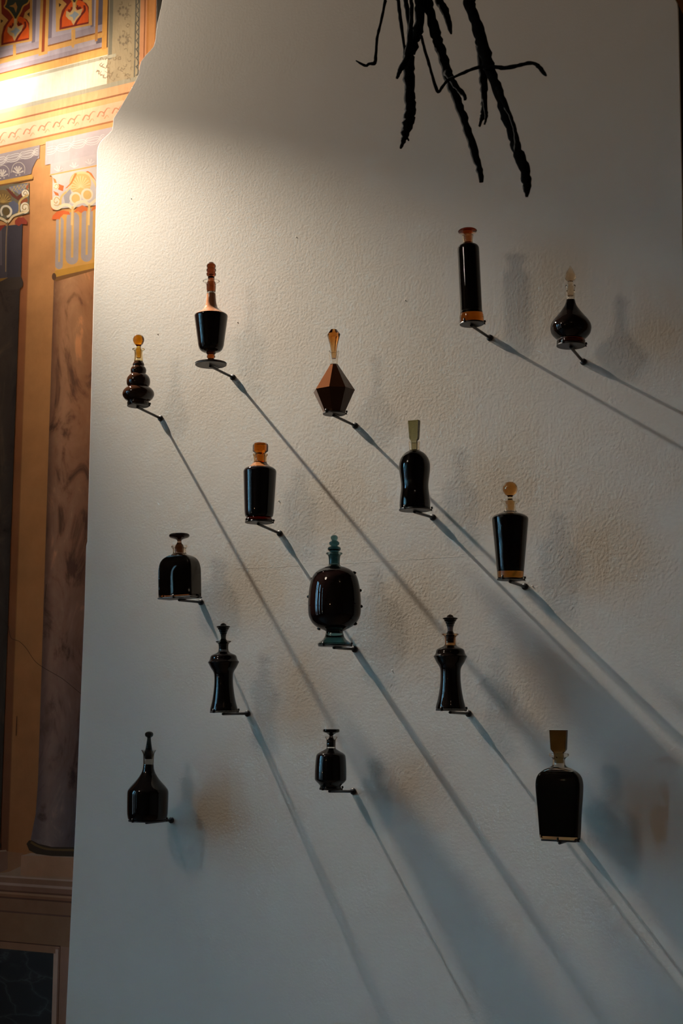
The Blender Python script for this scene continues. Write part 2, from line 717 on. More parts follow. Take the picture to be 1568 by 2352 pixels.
for dx in (0.0, DX2, -DX2):
    p.poly([Z3(-50, 1141), Z3(775, 985), Z3(778, -900), Z3(-50, -900)], OCH, dx)
    p.poly([Z3(30, 1092), Z3(700, 948), Z3(705, 560), Z3(650, 470), Z3(565, 425), Z3(600, 300), Z3(722, 200), Z3(722, -500),
            Z3(20, -500), Z3(40, 330), Z3(200, 485), Z3(90, 640), Z3(38, 850)], (134, 42, 22), dx)
    p.poly([Z3(82, 1032), Z3(690, 912), Z3(698, 720), Z3(672, 560), Z3(590, 440), Z3(500, 400), Z3(330, 400), Z3(265, 480),
            Z3(170, 610), Z3(96, 800)], (232, 92, 22), dx)
    p.poly([Z3(650, 340), Z3(712, 290), Z3(712, 410)], (70, 44, 30), dx)
    p.poly([Z3(20, 460), Z3(80, 500), Z3(25, 560)], (70, 44, 30), dx)
    p.stroke([Z3(600, 520), Z3(610, 640), Z3(520, 760), Z3(430, 900), Z3(390, 980)], 4.6, (122, 36, 20), dx)
    p.stroke([Z3(430, 520), Z3(460, 600), Z3(520, 560)], 5.5, (122, 36, 20), dx)
    p.stroke([Z3(330, 560), Z3(300, 650), Z3(230, 640)], 6.5, (134, 42, 22), dx)
    p.poly([Z3(180, -400), Z3(105, 170), Z3(200, 235), Z3(295, 330), Z3(375, 470), Z3(450, 330), Z3(560, 140), Z3(700, 30),
            Z3(700, -400)], (58, 60, 46), dx)
    p.stroke([Z3(200, -300), Z3(150, 60), Z3(105, 165), Z3(210, 250), Z3(290, 350), Z3(350, 470), Z3(345, 620)], 3.2, GOLD, dx)
    p.stroke([Z3(740, -200), Z3(690, 50), Z3(560, 150), Z3(500, 290), Z3(410, 450), Z3(415, 560)], 3.2, GOLD, dx)
    p.poly([Z3(375, 50), Z3(420, 170), Z3(385, 310), Z3(335, 180), Z3(220, 150), Z3(330, 110)], (176, 122, 58), dx)
    p.poly([Z3(340, 450), Z3(340, 600), Z3(275, 690), Z3(190, 640), Z3(178, 770), Z3(245, 850), Z3(295, 870), Z3(350, 988),
            Z3(420, 860), Z3(520, 740), Z3(570, 590), Z3(500, 615), Z3(430, 640), Z3(400, 560), Z3(405, 450)], (226, 184, 120), dx)
    p.poly([Z3(375, 655), Z3(450, 700), Z3(482, 735), Z3(412, 800), Z3(362, 892), Z3(335, 800), Z3(245, 760), Z3(330, 720)],
           (160, 166, 166), dx)
p.build(wall_back)

# ---- grey stone border around the coffers
p = Paint('painted_stone_border', label='grey stencilled border of the painted ceiling zone')
p.rect(-500, 322, 188, 268, CREAM)
p.rect(249, 322, -400, 262, (168, 148, 112), xr=60)
p.rect(251, 259, -400, 200, (124, 116, 94), xr=60)
p.rect(-500, 262, 190, 197, (176, 166, 138))
p.rect(310, 313, -400, 254, (104, 98, 82), xr=60)
p.rect(318, 320.5, -400, 258, (104, 98, 82), xr=60)
p.rect(-500, 322, 252, 264, (160, 150, 124))
rr = random.Random(3)
for k in range(26):
    # leaf and flower stencil in the upright strip
    px, py = 272 + 30 * rr.random(), -30 + 220 * k / 26
    a = rr.random() * 6.28
    p.stroke([(px, py), (px + 6 * math.cos(a), py + 6 * math.sin(a)), (px + 9 * math.cos(a + 0.9), py + 9 * math.sin(a + 0.9))],
             3.0, (140, 121, 90), taper=(1, 0.3))
for k in range(16):
    px, py = 283 + 10 * math.cos(k * PI / 4), (26 if k < 8 else 92) + 9 * math.sin(k * PI / 4)
    p.disc(px, py, 3, 3.5, (136, 118, 90), 8)
for k in range(30):
    px, py = 215 + 95 * rr.random(), 135 + 45 * rr.random()
    a = rr.random() * 6.28
    p.stroke([(px, py), (px + 6 * math.cos(a), py + 6 * math.sin(a)), (px + 9 * math.cos(a + 1), py + 9 * math.sin(a + 1))],
             2.2, (150, 128, 94), taper=(1, 0.3))
for k in range(9):
    y0_ = -8 + 20 * k
    p.stroke([(312, y0_), (316, y0_ + 6), (319, y0_ + 12), (316, y0_ + 18), (312, y0_ + 22)], 1.8, (96, 90, 76))
p.rect(322, 337, -400, 268, (204, 140, 92), xr=60)
p.rect(331, 334, -400, 266, (150, 90, 48), xr=60)
p.rect(337, 358, -400, 245, (184, 116, 52), xr=60)
p.rect(342, 355, -400, 225, (196, 132, 70), xr=60)
p.rect(360, 470, -400, 300, (52, 48, 36), xr=60)
p.build(wall_back)

# ---- orange cornice with scrolls
p = Paint('painted_cornice', label='peach and ochre cornice bands with brown scrollwork')
p.rect(-500, 460, 262, 284, (226, 162, 110))
p.rect(-500, 460, 281, 286, (150, 92, 46))
p.rect(-500, 460, 285, 338, (230, 180, 140))
p.rect(-500, 460, 285, 297, (226, 166, 104))
for k in range(9):
    x = -14 + 34 * k
    base = 322 - 0.235 * x
    p.stroke([(x, base), (x + 7, base - 12), (x + 15, base - 9), (x + 14, base - 2), (x + 10, base - 4)], 2.6, (192, 122, 82), taper=(1.2, 0.5))
    p.stroke([(x + 15, base - 9), (x + 23, base - 20), (x + 30, base - 20)], 2.4, (192, 122, 82), taper=(1.2, 0.3))
    p.stroke([(x + 16, base + 4), (x + 22, base - 4), (x + 26, base + 1)], 2.2, (208, 146, 98), taper=(1, 0.4))
p.rect(-500, 460, 336, 341, (172, 108, 54))
p.rect(-500, 460, 340, 355, (220, 164, 96))
p.build(wall_back)

# ---- friezes above the capitals
p = Paint('painted_frieze', label='lilac grey frieze with knotwork and palmettes')
FRZ = (166, 150, 144)
p.rect(-500, 91, 354, 384, FRZ, xr=360)
p.poly([(-200, 430), (91, 356), (82, 372), (75, 386), (72, 400), (-200, 468)], (128, 112, 114))
p.rect(104, 460, 350, 402, (196, 180, 178), xr=380)
p.rect(116, 460, 402, 428, (202, 186, 182), xr=400)


def knot(x0, x1, y0, slope, n, col):
    w_ = (x1 - x0) / n
    for k in range(n):
        xa = x0 + k * w_
        ya = y0 + slope * (xa - x0)
        for off in (0, 5.0):
            p.stroke([(xa, ya + off), (xa + w_ * 0.55, ya + off + slope * w_ * 0.55), (xa + w_ * 0.8, ya + off + slope * w_ + 9),
                      (xa + w_, ya + off + slope * w_ + 10)], 1.5, col, sub=3)
            p.stroke([(xa, ya + off + 11), (xa + w_ * 0.5, ya + off + 11 + slope * w_ * 0.5), (xa + w_ * 0.8, ya + off + 1 + slope * w_),
                      (xa + w_, ya + off + slope * w_)], 1.5, col, sub=3)


knot(-40, 88, 372, -0.235, 4, (214, 202, 188))
knot(108, 240, 340, -0.225, 4, (224, 212, 206))
for (cx, cy0) in ((6, 398), (42, 391), (-30, 406)):
    for a in (-75, -40, -15, 15, 40, 75):
        t = math.radians(a)
        p.stroke([(cx, cy0 + 8), (cx + 9 * math.sin(t) * 0.6, cy0 + 8 - 9 * math.cos(t)), (cx + 13 * math.sin(t), cy0 + 6 - 15 * math.cos(t))],
                 3.2, (206, 190, 170), taper=(0.4, 1.1), sub=3)
    p.stroke([(cx - 16, cy0 + 6), (cx - 10, cy0 - 12), (cx + 4, cy0 - 18), (cx + 15, cy0 - 8), (cx + 15, cy0 + 8)], 1.2, (206, 190, 170))
    p.disc(cx - 4, cy0 + 12, 1.6, 1.6, (206, 190, 170), 8)
    p.disc(cx + 4, cy0 + 11, 1.6, 1.6, (206, 190, 170), 8)
for k in range(3):
    cx, cy0 = 135 + 36 * k, 386 - 8 * k
    for a in (-60, -20, 20, 60):
        t = math.radians(a)
        p.stroke([(cx, cy0 + 8), (cx + 12 * math.sin(t), cy0 + 8 - 13 * math.cos(t))], 2.4, (220, 208, 202), sub=2)
p.build(wall_back)

# ---- capitals
p = Paint('painted_capital', label='blue and gold painted capital with white scrolls, left edge of the wall')
p.poly([Z5(-300, 320), Z5(445, 260), Z5(440, 720), Z5(-300, 900)], (116, 104, 78))
p.poly([Z5(-300, 300), Z5(0, 235), Z5(480, 140), Z5(500, 165), Z5(496, 215), Z5(0, 312), Z5(-300, 372)], (214, 160, 66))
p.poly([Z5(-300, 350), Z5(0, 290), Z5(494, 200), Z5(496, 216), Z5(0, 316), Z5(-300, 376)], (134, 86, 36))
p.poly([Z5(140, 325), Z5(430, 268), Z5(400, 330), Z5(300, 440), Z5(240, 400), Z5(150, 372)], (132, 128, 138))
for k in range(5):
    p.stroke([Z5(150 + 55 * k, 325 - 10 * k), Z5(220 + 55 * k, 420 - 14 * k)], 1.3, (196, 164, 92), sub=1)
    p.stroke([Z5(170 + 50 * k, 400 - 14 * k), Z5(230 + 50 * k, 310 - 10 * k)], 1.3, (196, 164, 92), sub=1)
p.disc(*Z5(40, 480), 21, 17, (126, 96, 46), 20)
for a in range(-80, 81, 20):
    t = math.radians(a)
    p.stroke([Z5(50, 560), Z5(50 + 130 * math.sin(t), 560 - 130 * math.cos(t))], 1.6, (190, 150, 74), sub=1)
p.poly([Z5(90, 350), Z5(140, 355), Z5(260, 470), Z5(345, 405), Z5(340, 470), Z5(280, 530), Z5(190, 470)], (112, 52, 28))
p.poly([Z5(400, 320), Z5(440, 280), Z5(430, 330), Z5(405, 380)], (176, 84, 36))
p.disc(*Z5(385, 425), 8.5, 9, IVORY, 18)
p.stroke([Z5(385, 465), Z5(418, 430), Z5(385, 385), Z5(358, 425), Z5(385, 445), Z5(398, 425)], 1.4, (130, 96, 48))
p.poly([Z5(300, 540), Z5(410, 490), Z5(425, 540), Z5(330, 590)], (150, 74, 32))
p.stroke([Z5(290, 720), Z5(290, 600), Z5(320, 520), Z5(430, 440)], 4.5, (210, 170, 96))
p.poly([Z5(140, 560), Z5(215, 530), Z5(285, 590), Z5(285, 690), Z5(200, 740), Z5(150, 700)], (104, 104, 118))
p.stroke([Z5(40, 760), Z5(20, 690), Z5(50, 625), Z5(120, 615), Z5(172, 670), Z5(160, 740), Z5(110, 775)], 5.0, IVORY, taper=(0.8, 1))
p.disc(*Z5(100, 695), 8.0, 9.0, (112, 90, 46), 18)
p.disc(*Z5(378, 640), 10.5, 13, IVORY, 18)
p.stroke([Z5(330, 690), Z5(420, 680), Z5(425, 600), Z5(360, 590), Z5(345, 650), Z5(385, 665), Z5(395, 635)], 2.2, (176, 140, 82))
p.stroke([Z5(0, 790), Z5(60, 815), Z5(125, 850), Z5(200, 765), Z5(310, 720), Z5(435, 680)], 6.0, (232, 206, 156), taper=(1, 0.7))
p.build(wall_back)

p = Paint('painted_capital', label='pale painted capital with ring scrolls beside the white partition')  # paler ground than the left capital's
p.poly([Z5(755, 135), Z5(1900, -110), Z5(1900, 560), Z5(790, 660), Z5(795, 180)], (214, 200, 190))
p.poly([Z5(740, 140), Z5(1900, -95), Z5(1900, -70), Z5(745, 160)], (222, 168, 96))
p.disc(*Z5(1210, 270), 25, 27, (226, 184, 110), 26)
for a in range(-110, 111, 18):
    t = math.radians(a)
    p.stroke([Z5(1215, 330), Z5(1215 + 150 * math.sin(t), 330 - 170 * math.cos(t))], 2.0, (240, 208, 146), sub=1, taper=(0.5, 1.3))
p.stroke([Z5(985, 430), Z5(1060, 330), Z5(1080, 220), Z5(1150, 130), Z5(1230, 110), Z5(1320, 130), Z5(1400, 220), Z5(1460, 330)], 5.0, (238, 206, 144))
p.poly([Z5(960, 460), Z5(1060, 350), Z5(1090, 480), Z5(1040, 570), Z5(980, 570)], (172, 164, 164))
p.poly([Z5(1290, 100), Z5(1320, 85), Z5(1380, 120), Z5(1450, 240), Z5(1390, 180), Z5(1340, 120)], (220, 128, 50))
p.poly([Z5(980, 350), Z5(1060, 270), Z5(1130, 120), Z5(1165, 125), Z5(1080, 280), Z5(1010, 345)], (222, 136, 58))
p.poly([Z5(880, 280), Z5(965, 310), Z5(950, 390), Z5(880, 365)], (214, 108, 40))
p.poly([Z5(800, 185), Z5(840, 215), Z5(862, 275), Z5(820, 260)], (220, 140, 70))
p.poly([Z5(805, 385), Z5(880, 420), Z5(890, 460), Z5(840, 450)], (214, 116, 46))
p.poly([Z5(775, 620), Z5(840, 650), Z5(850, 680), Z5(780, 665)], (214, 110, 42))
for (x_, y_) in ((1138, 495), (1312, 440)):
    p.disc(*Z5(x_, y_), 13.8, 14.5, IVORY, 22)
    p.disc(*Z5(x_ + 4, y_ + 5), 9.6, 10.5, (228, 186, 108), 20)
p.disc(*Z5(852, 540), 9.6, 12.5, IVORY, 20)
p.stroke([Z5(800, 590), Z5(880, 600), Z5(905, 530), Z5(850, 480), Z5(815, 540), Z5(850, 570), Z5(868, 540)], 1.8, (210, 166, 96))
p.disc(*Z5(848, 315), 6.6, 7.5, IVORY, 16)
p.stroke([Z5(815, 330), Z5(850, 355), Z5(880, 315), Z5(850, 285), Z5(830, 315)], 1.5, (210, 166, 96))
p.stroke([Z5(925, 640), Z5(915, 560), Z5(930, 470), Z5(1000, 400)], 4.5, (228, 190, 116))
p.stroke([Z5(790, 520), Z5(800, 620), Z5(870, 650), Z5(950, 600), Z5(1030, 600), Z5(1095, 640), Z5(1160, 570), Z5(1270, 545), Z5(1345, 590), Z5(1420, 540), Z5(1500, 480)],
         7.0, (244, 226, 186))
p.build(wall_back)

# ---- column shafts, flutes and mouldings
p = Paint('painted_column_flutes', label='dark fluted drum of the painted column at the left edge')
p.poly([Z5(-300, 960), Z5(0, 920), Z5(342, 880), Z5(318, 1720), Z5(-300, 1760)], (80, 70, 72))
p.poly([Z5(130, 905), Z5(342, 880), Z5(318, 1720), Z5(110, 1700)], (66, 58, 62))
p.stroke([Z5(120, 850), Z5(100, 1100), Z5(92, 1600)], 2.2, (150, 122, 84))
p.stroke([Z5(20, 960), Z5(22, 1500)], 4, (104, 92, 92))
p.poly([Z5(230, 830), Z5(280, 780), Z5(360, 780), Z5(415, 840), Z5(412, 890), Z5(330, 880), Z5(290, 912), Z5(230, 885)], (152, 56, 30))
p.poly([Z5(-60, 960), Z5(0, 905), Z5(105, 890), Z5(40, 950), Z5(0, 1000)], (146, 50, 28))
p.build(wall_back)
p = Paint('painted_column_flutes', label='lilac and gold fluted drum of the painted column beside the partition')
p.poly([Z5(850, 700), Z5(1900, 560), Z5(1900, 1400), Z5(1420, 1470), Z5(835, 1600)], (222, 164, 80))


def flute(xa, xb, yt, yb, ins, yi):
    r_ = (xb - xa) / 2
    cx = (xa + xb) / 2
    pts = []
    for k in range(9):
        t = PI + PI * k / 8
        pts.append(Z5(cx + r_ * math.cos(t), yt + r_ + r_ * math.sin(t)))
    for k in range(9):
        t = PI * k / 8
        pts.append(Z5(cx - 14 + r_ * math.cos(t), yb - r_ + r_ * math.sin(t)))
    p.poly(pts, (176, 160, 154))
    p.poly([Z5(cx - ins, yt + 10), Z5(cx + ins, yt + 10), Z5(cx + ins - 12, yi), Z5(cx - ins - 12, yi)], (224, 174, 96))


flute(848, 962, 780, 1560, 14, 1450)
flute(1005, 1195, 700, 1490, 18, 1385)
flute(1235, 1400, 630, 1450, 16, 1345)
flute(1440, 1600, 590, 1410, 16, 1310)
p.poly([Z5(782, 815), Z5(800, 755), Z5(860, 695), Z5(950, 678), Z5(1040, 695), Z5(1062, 745), Z5(960, 735), Z5(915, 780), Z5(900, 810)], (226, 104, 36))
p.poly([Z5(1112, 715), Z5(1160, 640), Z5(1240, 600), Z5(1325, 640), Z5(1312, 690), Z5(1270, 685), Z5(1225, 720), Z5(1180, 690)], (226, 116, 46))
p.poly([Z5(1368, 695), Z5(1400, 630), Z5(1520, 540), Z5(1520, 620), Z5(1430, 660)], (226, 116, 46))
p.stroke([Z5(1098, 620), Z5(1090, 720), Z5(1084, 900)], 5.0, (236, 196, 124))
p.stroke([Z5(1345, 590), Z5(1340, 720), Z5(1335, 900)], 5.0, (236, 196, 124))
p.build(wall_back)

p = Paint('painted_column_shaft', M_FMARBLE, 'dark marbled column shaft at the left edge of the wall')
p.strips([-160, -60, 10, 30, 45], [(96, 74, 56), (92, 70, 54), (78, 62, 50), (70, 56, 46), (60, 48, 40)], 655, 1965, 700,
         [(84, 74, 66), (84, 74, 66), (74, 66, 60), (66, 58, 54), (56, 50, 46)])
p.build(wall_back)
p = Paint('painted_column_shaft', M_FMARBLE, 'rose brown marbled column shaft beside the white partition')
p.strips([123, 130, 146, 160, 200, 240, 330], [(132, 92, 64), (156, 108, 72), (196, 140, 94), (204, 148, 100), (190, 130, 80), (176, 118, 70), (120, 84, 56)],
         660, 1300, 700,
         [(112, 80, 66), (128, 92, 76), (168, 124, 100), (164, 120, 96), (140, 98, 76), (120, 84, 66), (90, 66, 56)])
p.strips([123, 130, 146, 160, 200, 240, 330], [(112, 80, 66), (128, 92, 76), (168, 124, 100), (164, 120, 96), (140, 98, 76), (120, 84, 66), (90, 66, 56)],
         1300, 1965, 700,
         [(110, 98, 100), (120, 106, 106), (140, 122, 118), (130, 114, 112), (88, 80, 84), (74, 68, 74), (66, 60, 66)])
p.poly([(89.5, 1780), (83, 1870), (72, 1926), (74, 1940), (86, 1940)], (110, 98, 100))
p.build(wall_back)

p = Paint('painted_necking_ring', label='dark bronze ring under the left fluted drum')
p.poly([(-60, 640), (0, 640), (50, 636), (54, 648), (53, 658), (47, 664), (0, 668), (-60, 670)], (70, 56, 44))
p.poly([(-60, 640), (0, 640), (20, 638), (0, 648), (-60, 650)], (150, 110, 40))
p.build(wall_back)
p = Paint('painted_necking_ring', label='gold ring under the lilac fluted drum')
p.poly([Z5(800, 1640), Z5(840, 1580), Z5(1420, 1460), Z5(1900, 1370), Z5(1900, 1480), Z5(1415, 1580), Z5(850, 1740), Z5(805, 1720), Z5(788, 1685)], (206, 150, 52))
p.poly([Z5(800, 1690), Z5(1000, 1640), Z5(1415, 1545), Z5(1900, 1445), Z5(1900, 1480), Z5(1415, 1580), Z5(850, 1745), Z5(805, 1722)], (132, 88, 40))
p.disc(*Z5(818, 1672), 5.0, 8.5, (96, 62, 36), 14)
p.build(wall_back)

# crack running across pier and shaft
p = Paint('plaster_crack', label='thin dark crack running down to the right across the painted shaft')
p.stroke([(10, 1425), (20, 1440), (27, 1466), (45, 1473), (62, 1490), (80, 1517), (100, 1533), (135, 1553), (150, 1563), (184, 1591), (210, 1610)], 1.0, (46, 32, 26), sub=3)
p.stroke([(107, 1342), (106, 1360), (104, 1376)], 1.4, (56, 38, 28), sub=2)
p.stroke([(40, 1645), (39, 1665), (38, 1690)], 1.4, (60, 42, 34), sub=2)
p.build(wall_back)

# ---- bases, pedestals, dado
p = Paint('painted_column_base', label='bronze torus and stone plinth of the painted columns')
p.rect(-500, 300, 1966, 2012, (176, 138, 112))
p.poly([(18, 1955), (55, 1960), (52, 2003), (-200, 2010), (-200, 2003)], (160, 114, 84))
p.poly([(-200, 1955), (0, 1956), (16, 1954), (19, 1957), (19, 1996), (4, 2003), (-200, 2018)], (140, 104, 86))
p.poly([(-200, 1952), (0, 1953), (15, 1952), (17, 1955), (0, 1956), (-200, 1957)], (174, 144, 122))
p.poly([(48, 1990), (22, 2002), (0, 2006), (-60, 2012), (-60, 2019), (50, 2014)], (168, 138, 116))
p.poly([(50, 1965), (72, 1959), (330, 1975), (330, 2022), (48, 2010)], (182, 136, 106))
p.poly([(50, 1965), (72, 1959), (330, 1974), (330, 1980), (80, 1965), (54, 1966)], (178, 146, 124))
p.poly([(62, 1938), (68, 1930), (74, 1930), (90, 1938), (120, 1945), (330, 1948), (330, 1972), (120, 1966), (84, 1961), (68, 1953)], (62, 50, 40))
p.stroke([(72, 1934), (90, 1944), (120, 1951), (200, 1953), (330, 1956)], 5, (104, 82, 52))
p.disc(-8, 1942, 12, 12, (56, 46, 40), 16)
p.build(wall_back)
p = Paint('painted_dado_moulding', label='brown and rose moulding bands below the painted columns')
for (ya, yb, c_) in ((2010, 2014, (192, 161, 145)), (2014, 2026, (148, 111, 91)), (2026, 2032, (189, 156, 140)), (2032, 2043, (144, 106, 88)),
                     (2043, 2047, (108, 76, 62)), (2047, 2052, (177, 133, 104)), (2052, 2058, (144, 101, 78)), (2058, 2062, (100, 71, 59)),
                     (2062, 2090, (144, 106, 83)), (2090, 2094, (110, 81, 70)), (2094, 2161, (148, 111, 85)), (2161, 2900, (163, 124, 104))):
    p.rect(-500, 300, ya, yb, c_)
p.build(wall_back)
p = Paint('painted_panel_frame', label='moulded frame painted around the black marble field')
XR = 2200
p.rect(-500, 139.5, 2159.5, 2900, (84, 58, 46), xr=XR)
p.rect(-500, 137.5, 2162, 2900, (168, 126, 104), xr=XR)
p.rect(124, 134.5, 2168, 2900, (204, 172, 156), xr=XR)
p.rect(134.5, 136, 2165, 2900, (110, 80, 68), xr=XR)
p.rect(-500, 128, 2162, 2178, (160, 118, 92), xr=XR)
p.build(wall_back)
p = Paint('painted_marble_field', M_BLACKMARBLE, 'black painted marble field with grey veins at the lower left')
p.rect(-500, 124, 2178, 2900, (24, 25, 27), xr=XR)
p.build(wall_back)

# ------------------------------------------------------------------ partition
out_px = [(118, 3240), (150, 2352), (162, 2100), (173, 1880), (183, 1640), (193, 1400), (197, 1253), (199.5, 1244), (207, 960), (214, 680),
          (219.5, 480), (221.5, 400), (222, 350), (224, 338), (228, 328), (236, 318.5), (248, 308), (257.5, 298), (258.8, 285),
          (259.5, 272), (268, 259), (286, 229), (301, 203), (313, 181), (318, 168), (320, 152), (323, 141), (334, 126), (345, 115),
          (352, 106), (356, 92), (358, 72), (360, 55), (365, 35), (370, 12), (376, -20), (390, -70), (420, -110), (470, -150),
          (560, -260), (760, -330), (960, -300), (1180, -260), (1330, -120), (1420, -80), (1500, -40), (1530, -22), (1545, -10), (1552, 0),
          (1556, 8), (1557.8, 20), (1559, 60), (1562, 200), (1567, 430)]
outl = [un(x, y, 0.0) for x, y in out_px]
xr_ = outl[-1][0]
outl += [np.array([xr_ - 0.03, 0, 1.6]), np.array([xr_ - 0.045, 0, 0.0])]
outl[0][2] = 0.0
pts2 = [(q[0], q[2]) for q in outl]
n = len(pts2)
cx0 = sum(q[0] for q in pts2) / n
V, Fc = [], []


def inset_outline(P, d):
    out = []
    k = len(P)
    for i in range(k):
        a, b_, c_ = P[i - 1], P[i], P[(i + 1) % k]
        t1 = (Vector(b_) - Vector(a)).normalized()
        t2 = (Vector(c_) - Vector(b_)).normalized()
        t = (t1 + t2).normalized()
        out.append((b_[0] + t.y * d, b_[1] - t.x * d))
    return out


area = sum(pts2[i][0] * pts2[(i + 1) % n][1] - pts2[(i + 1) % n][0] * pts2[i][1] for i in range(n))
sgn = 1.0 if area < 0 else -1.0
TH = 0.07
ins = inset_outline(pts2, 0.0022 * sgn)
for (P, y) in ((ins, 0.0), (pts2, 0.0018), (pts2, TH)):
    V += [(q[0], y, q[1]) for q in P]
Fc.append(tuple(range(n)))
mi = [0]
for lvl in (0, 1):
    for i in range(n):
        j = (i + 1) % n
        Fc.append((lvl * n + i, lvl * n + j, (lvl + 1) * n + j, (lvl + 1) * n + i))
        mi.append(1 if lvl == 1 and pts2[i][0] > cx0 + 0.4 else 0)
Fc.append(tuple(2 * n + i for i in range(n - 1, -1, -1)))
mi.append(0)
wall_mid = link_mesh('wall_middle', V, Fc, [M_PANEL, M_SIDE])
wall_mid.data.polygons.foreach_set('material_index', mi)
import bmesh
bm = bmesh.new()
bm.from_mesh(wall_mid.data)
bmesh.ops.recalc_face_normals(bm, faces=bm.faces)
bm.to_mesh(wall_mid.data)
bm.free()
tag(wall_mid, 'free-standing pale plaster partition with a scrolled outline carrying the decanters', kind='structure')
# hairline board joint, small lumps in the plaster
b = MB()
sp = [(540, 1306), (640, 1302), (760, 1296), (870, 1289.5), (960, 1284), (1060, 1278), (1110, 1275)]
P3 = [un(x, y, 0.0003) for x, y in sp]
b.tube([tuple(q) for q in P3], 0.00045, 6)
b.build('board_joint', M_PANEL, wall_mid)['label'] = 'fine raised joint across the partition'
b = MB()
for (x, y) in ((301, 456), (362, 767), (1350, 1775), (1222, 1346), (545, 740), (680, 545), (930, 690), (640, 1150), (1270, 1700), (900, 1540)):
    q = un(x, y, 0.0)
    s = 0.0018
    V8, F8 = loft_data([(0, s), (0.0005, s * 0.8), (0.0008, s * 0.3)], lambda i, r_: [(r_ * a, r_ * c_) for a, c_ in circle_sec(8)])
    b.add([(q[0] + v[0], -v[2], q[2] + v[1]) for v in V8], F8)
o = b.build('plaster_lump', M_PANEL, wall_mid, True)
o['kind'] = 'stuff'

# ------------------------------------------------------------------ bottles and brackets
ARM_D = 0.12
BOTTLES = []


class Bottle:
    def __init__(self, name, label, zoom, top, base, ring, d=ARM_D):
        ox, oy, s = zoom
        f = lambda q: (ox + q[0] / s, oy + q[1] / s)
        self.s = s
        self.yb = base[1]
        tp, bp = f(top), f(base)
        p0 = un(bp[0], bp[1], -d)
        h = np.array([CAM[0] - p0[0], CAM[1] - p0[1], 0.0])
        h /= np.linalg.norm(h)
        p1 = un_plane(tp[0], tp[1], p0, h)
        ax = p1 - p0
        self.H = np.linalg.norm(ax)
        self.pxlen = base[1] - top[1]
        self.kz = self.H / self.pxlen
        side = np.cross(h, _zz)
        qa = un_plane(bp[0] - 20, bp[1], p0, h)
        qb = un_plane(bp[0] + 20, bp[1], p0, h)
        k0 = np.linalg.norm(qb - qa) / 40.0
        qa = un_plane(tp[0] - 20, tp[1], p0, h)
        qb = un_plane(tp[0] + 20, tp[1], p0, h)
        k1 = np.linalg.norm(qb - qa) / 40.0
        self.kr0, self.kr1 = k0 / s, k1 / s
        z = Vector(ax).normalized()
        x = Vector((1, 0, 0))
        y = z.cross(x).normalized()
        x = y.cross(z)
        rot = Matrix((x, y, z)).transposed()
        self.rot = rot
        self.p0 = p0
        self.lift = 0.0035
        self.root = empty(name, Vector(p0) + z * self.lift, rot)
        tag(self.root, label, 'bottle', 'antique decanters on the partition')
        self.az = math.atan2(h[0], -h[1])      # camera azimuth off the wall normal
        self.ring = ring
        self.zup = z
        BOTTLES.append(self)

    def P(self, prof):
        """[(zoom y, zoom half width)] -> [(z, r)] from the bottom up."""
        out = []
        for (y, r_) in prof:
            t = (self.yb - y) / self.pxlen
            out.append((max((self.yb - y) * self.kz, 0.0) if y <= self.yb else (self.yb - y) * self.kz, r_ * (self.kr0 + (self.kr1 - self.kr0) * t)))
        return out

    def lathe(self, name, prof, mat, sub=4, seg=48, sec=None, smooth=True, cap=(True, True), parent=None, flat=35):
        pr = spline(self.P(prof), sub) if sub > 1 else self.P(prof)
        cs = circle_sec(seg)
        fn = sec or (lambda i, r_: [(r_ * a, r_ * c_) for a, c_ in cs])
        V, Fc = loft_data(pr, fn, *cap)
        o = link_mesh(name, V, Fc, mat, parent or self.root, smooth)
        if smooth:
            sharp(o, flat)
        return o

    def shell(self, name, prof, mat, wall, sub=4, seg=48, sec=None, floor=None, open_top=True, flat=40):
        """Glass vessel with an outer and an inner skin; open at the mouth."""
        pr = spline(self.P(prof), sub)
        cs = circle_sec(seg)
        fn = sec or (lambda i, r_: [(r_ * a, r_ * c_) for a, c_ in cs])
        zf = self.P([floor])[0][0] if floor else pr[0][0] + wall
        inn = [(z, max(r_ - wall, r_ * 0.45)) for (z, r_) in pr if z > zf + 0.0005]
        r0 = inn[0][1]
        inn = [(zf, r0 * 0.9)] + inn
        inn[-1] = (pr[-1][0], inn[-1][1])
        V, Fc = loft_data(pr, fn, True, False)
        V2, F2 = loft_data(inn, fn, True, False, flip=True)
        nb = len(V)
        ns = len(fn(0, 1.0))
        Fc = list(Fc) + [tuple(i + nb for i in q) for q in F2]
        a0 = (len(pr) - 1) * ns
        b0 = nb + (len(inn) - 1) * ns
        for k in range(ns):
            j = (k + 1) % ns
            Fc.append((a0 + k, a0 + j, b0 + j, b0 + k))
        o = link_mesh(name, V + V2, Fc, mat, self.root, True)
        sharp(o, flat)
        self.inner = inn
        self.inner_fn = fn
        return o

    def fill(self, name, y_top, mat, y_bot=None, gap=-0.0003):
        zt = (self.yb - y_top) * self.kz
        pr = [(z, r_ - gap) for (z, r_) in self.inner if z < zt]
        pr[0] = (pr[0][0] + gap, pr[0][1])
        nx = [q for q in self.inner if q[0] >= zt]
        if nx:
            pr.append((zt, min(nx[0][1], pr[-1][1] + 0.05) - gap))
        V, Fc = loft_data(pr, self.inner_fn, True, True)
        o = link_mesh(name, V, Fc, mat, self.root, True)
        return sharp(o, 40)


AMB = (232, 178, 108)
AMB_D = (150, 84, 36)
YEL = (216, 160, 48)
CLR = (244, 232, 212)
OLV = (206, 186, 140)
SMK = (176, 164, 150)
TEAL = (120, 158, 160)
DRK = (70, 62, 54)

Q1 = (260, 580, 5.2267)
Q2 = (690, 740, 4.9)
Q4 = (1020, 500, 4.126)
Q6 = (340, 1000, 4.6118)

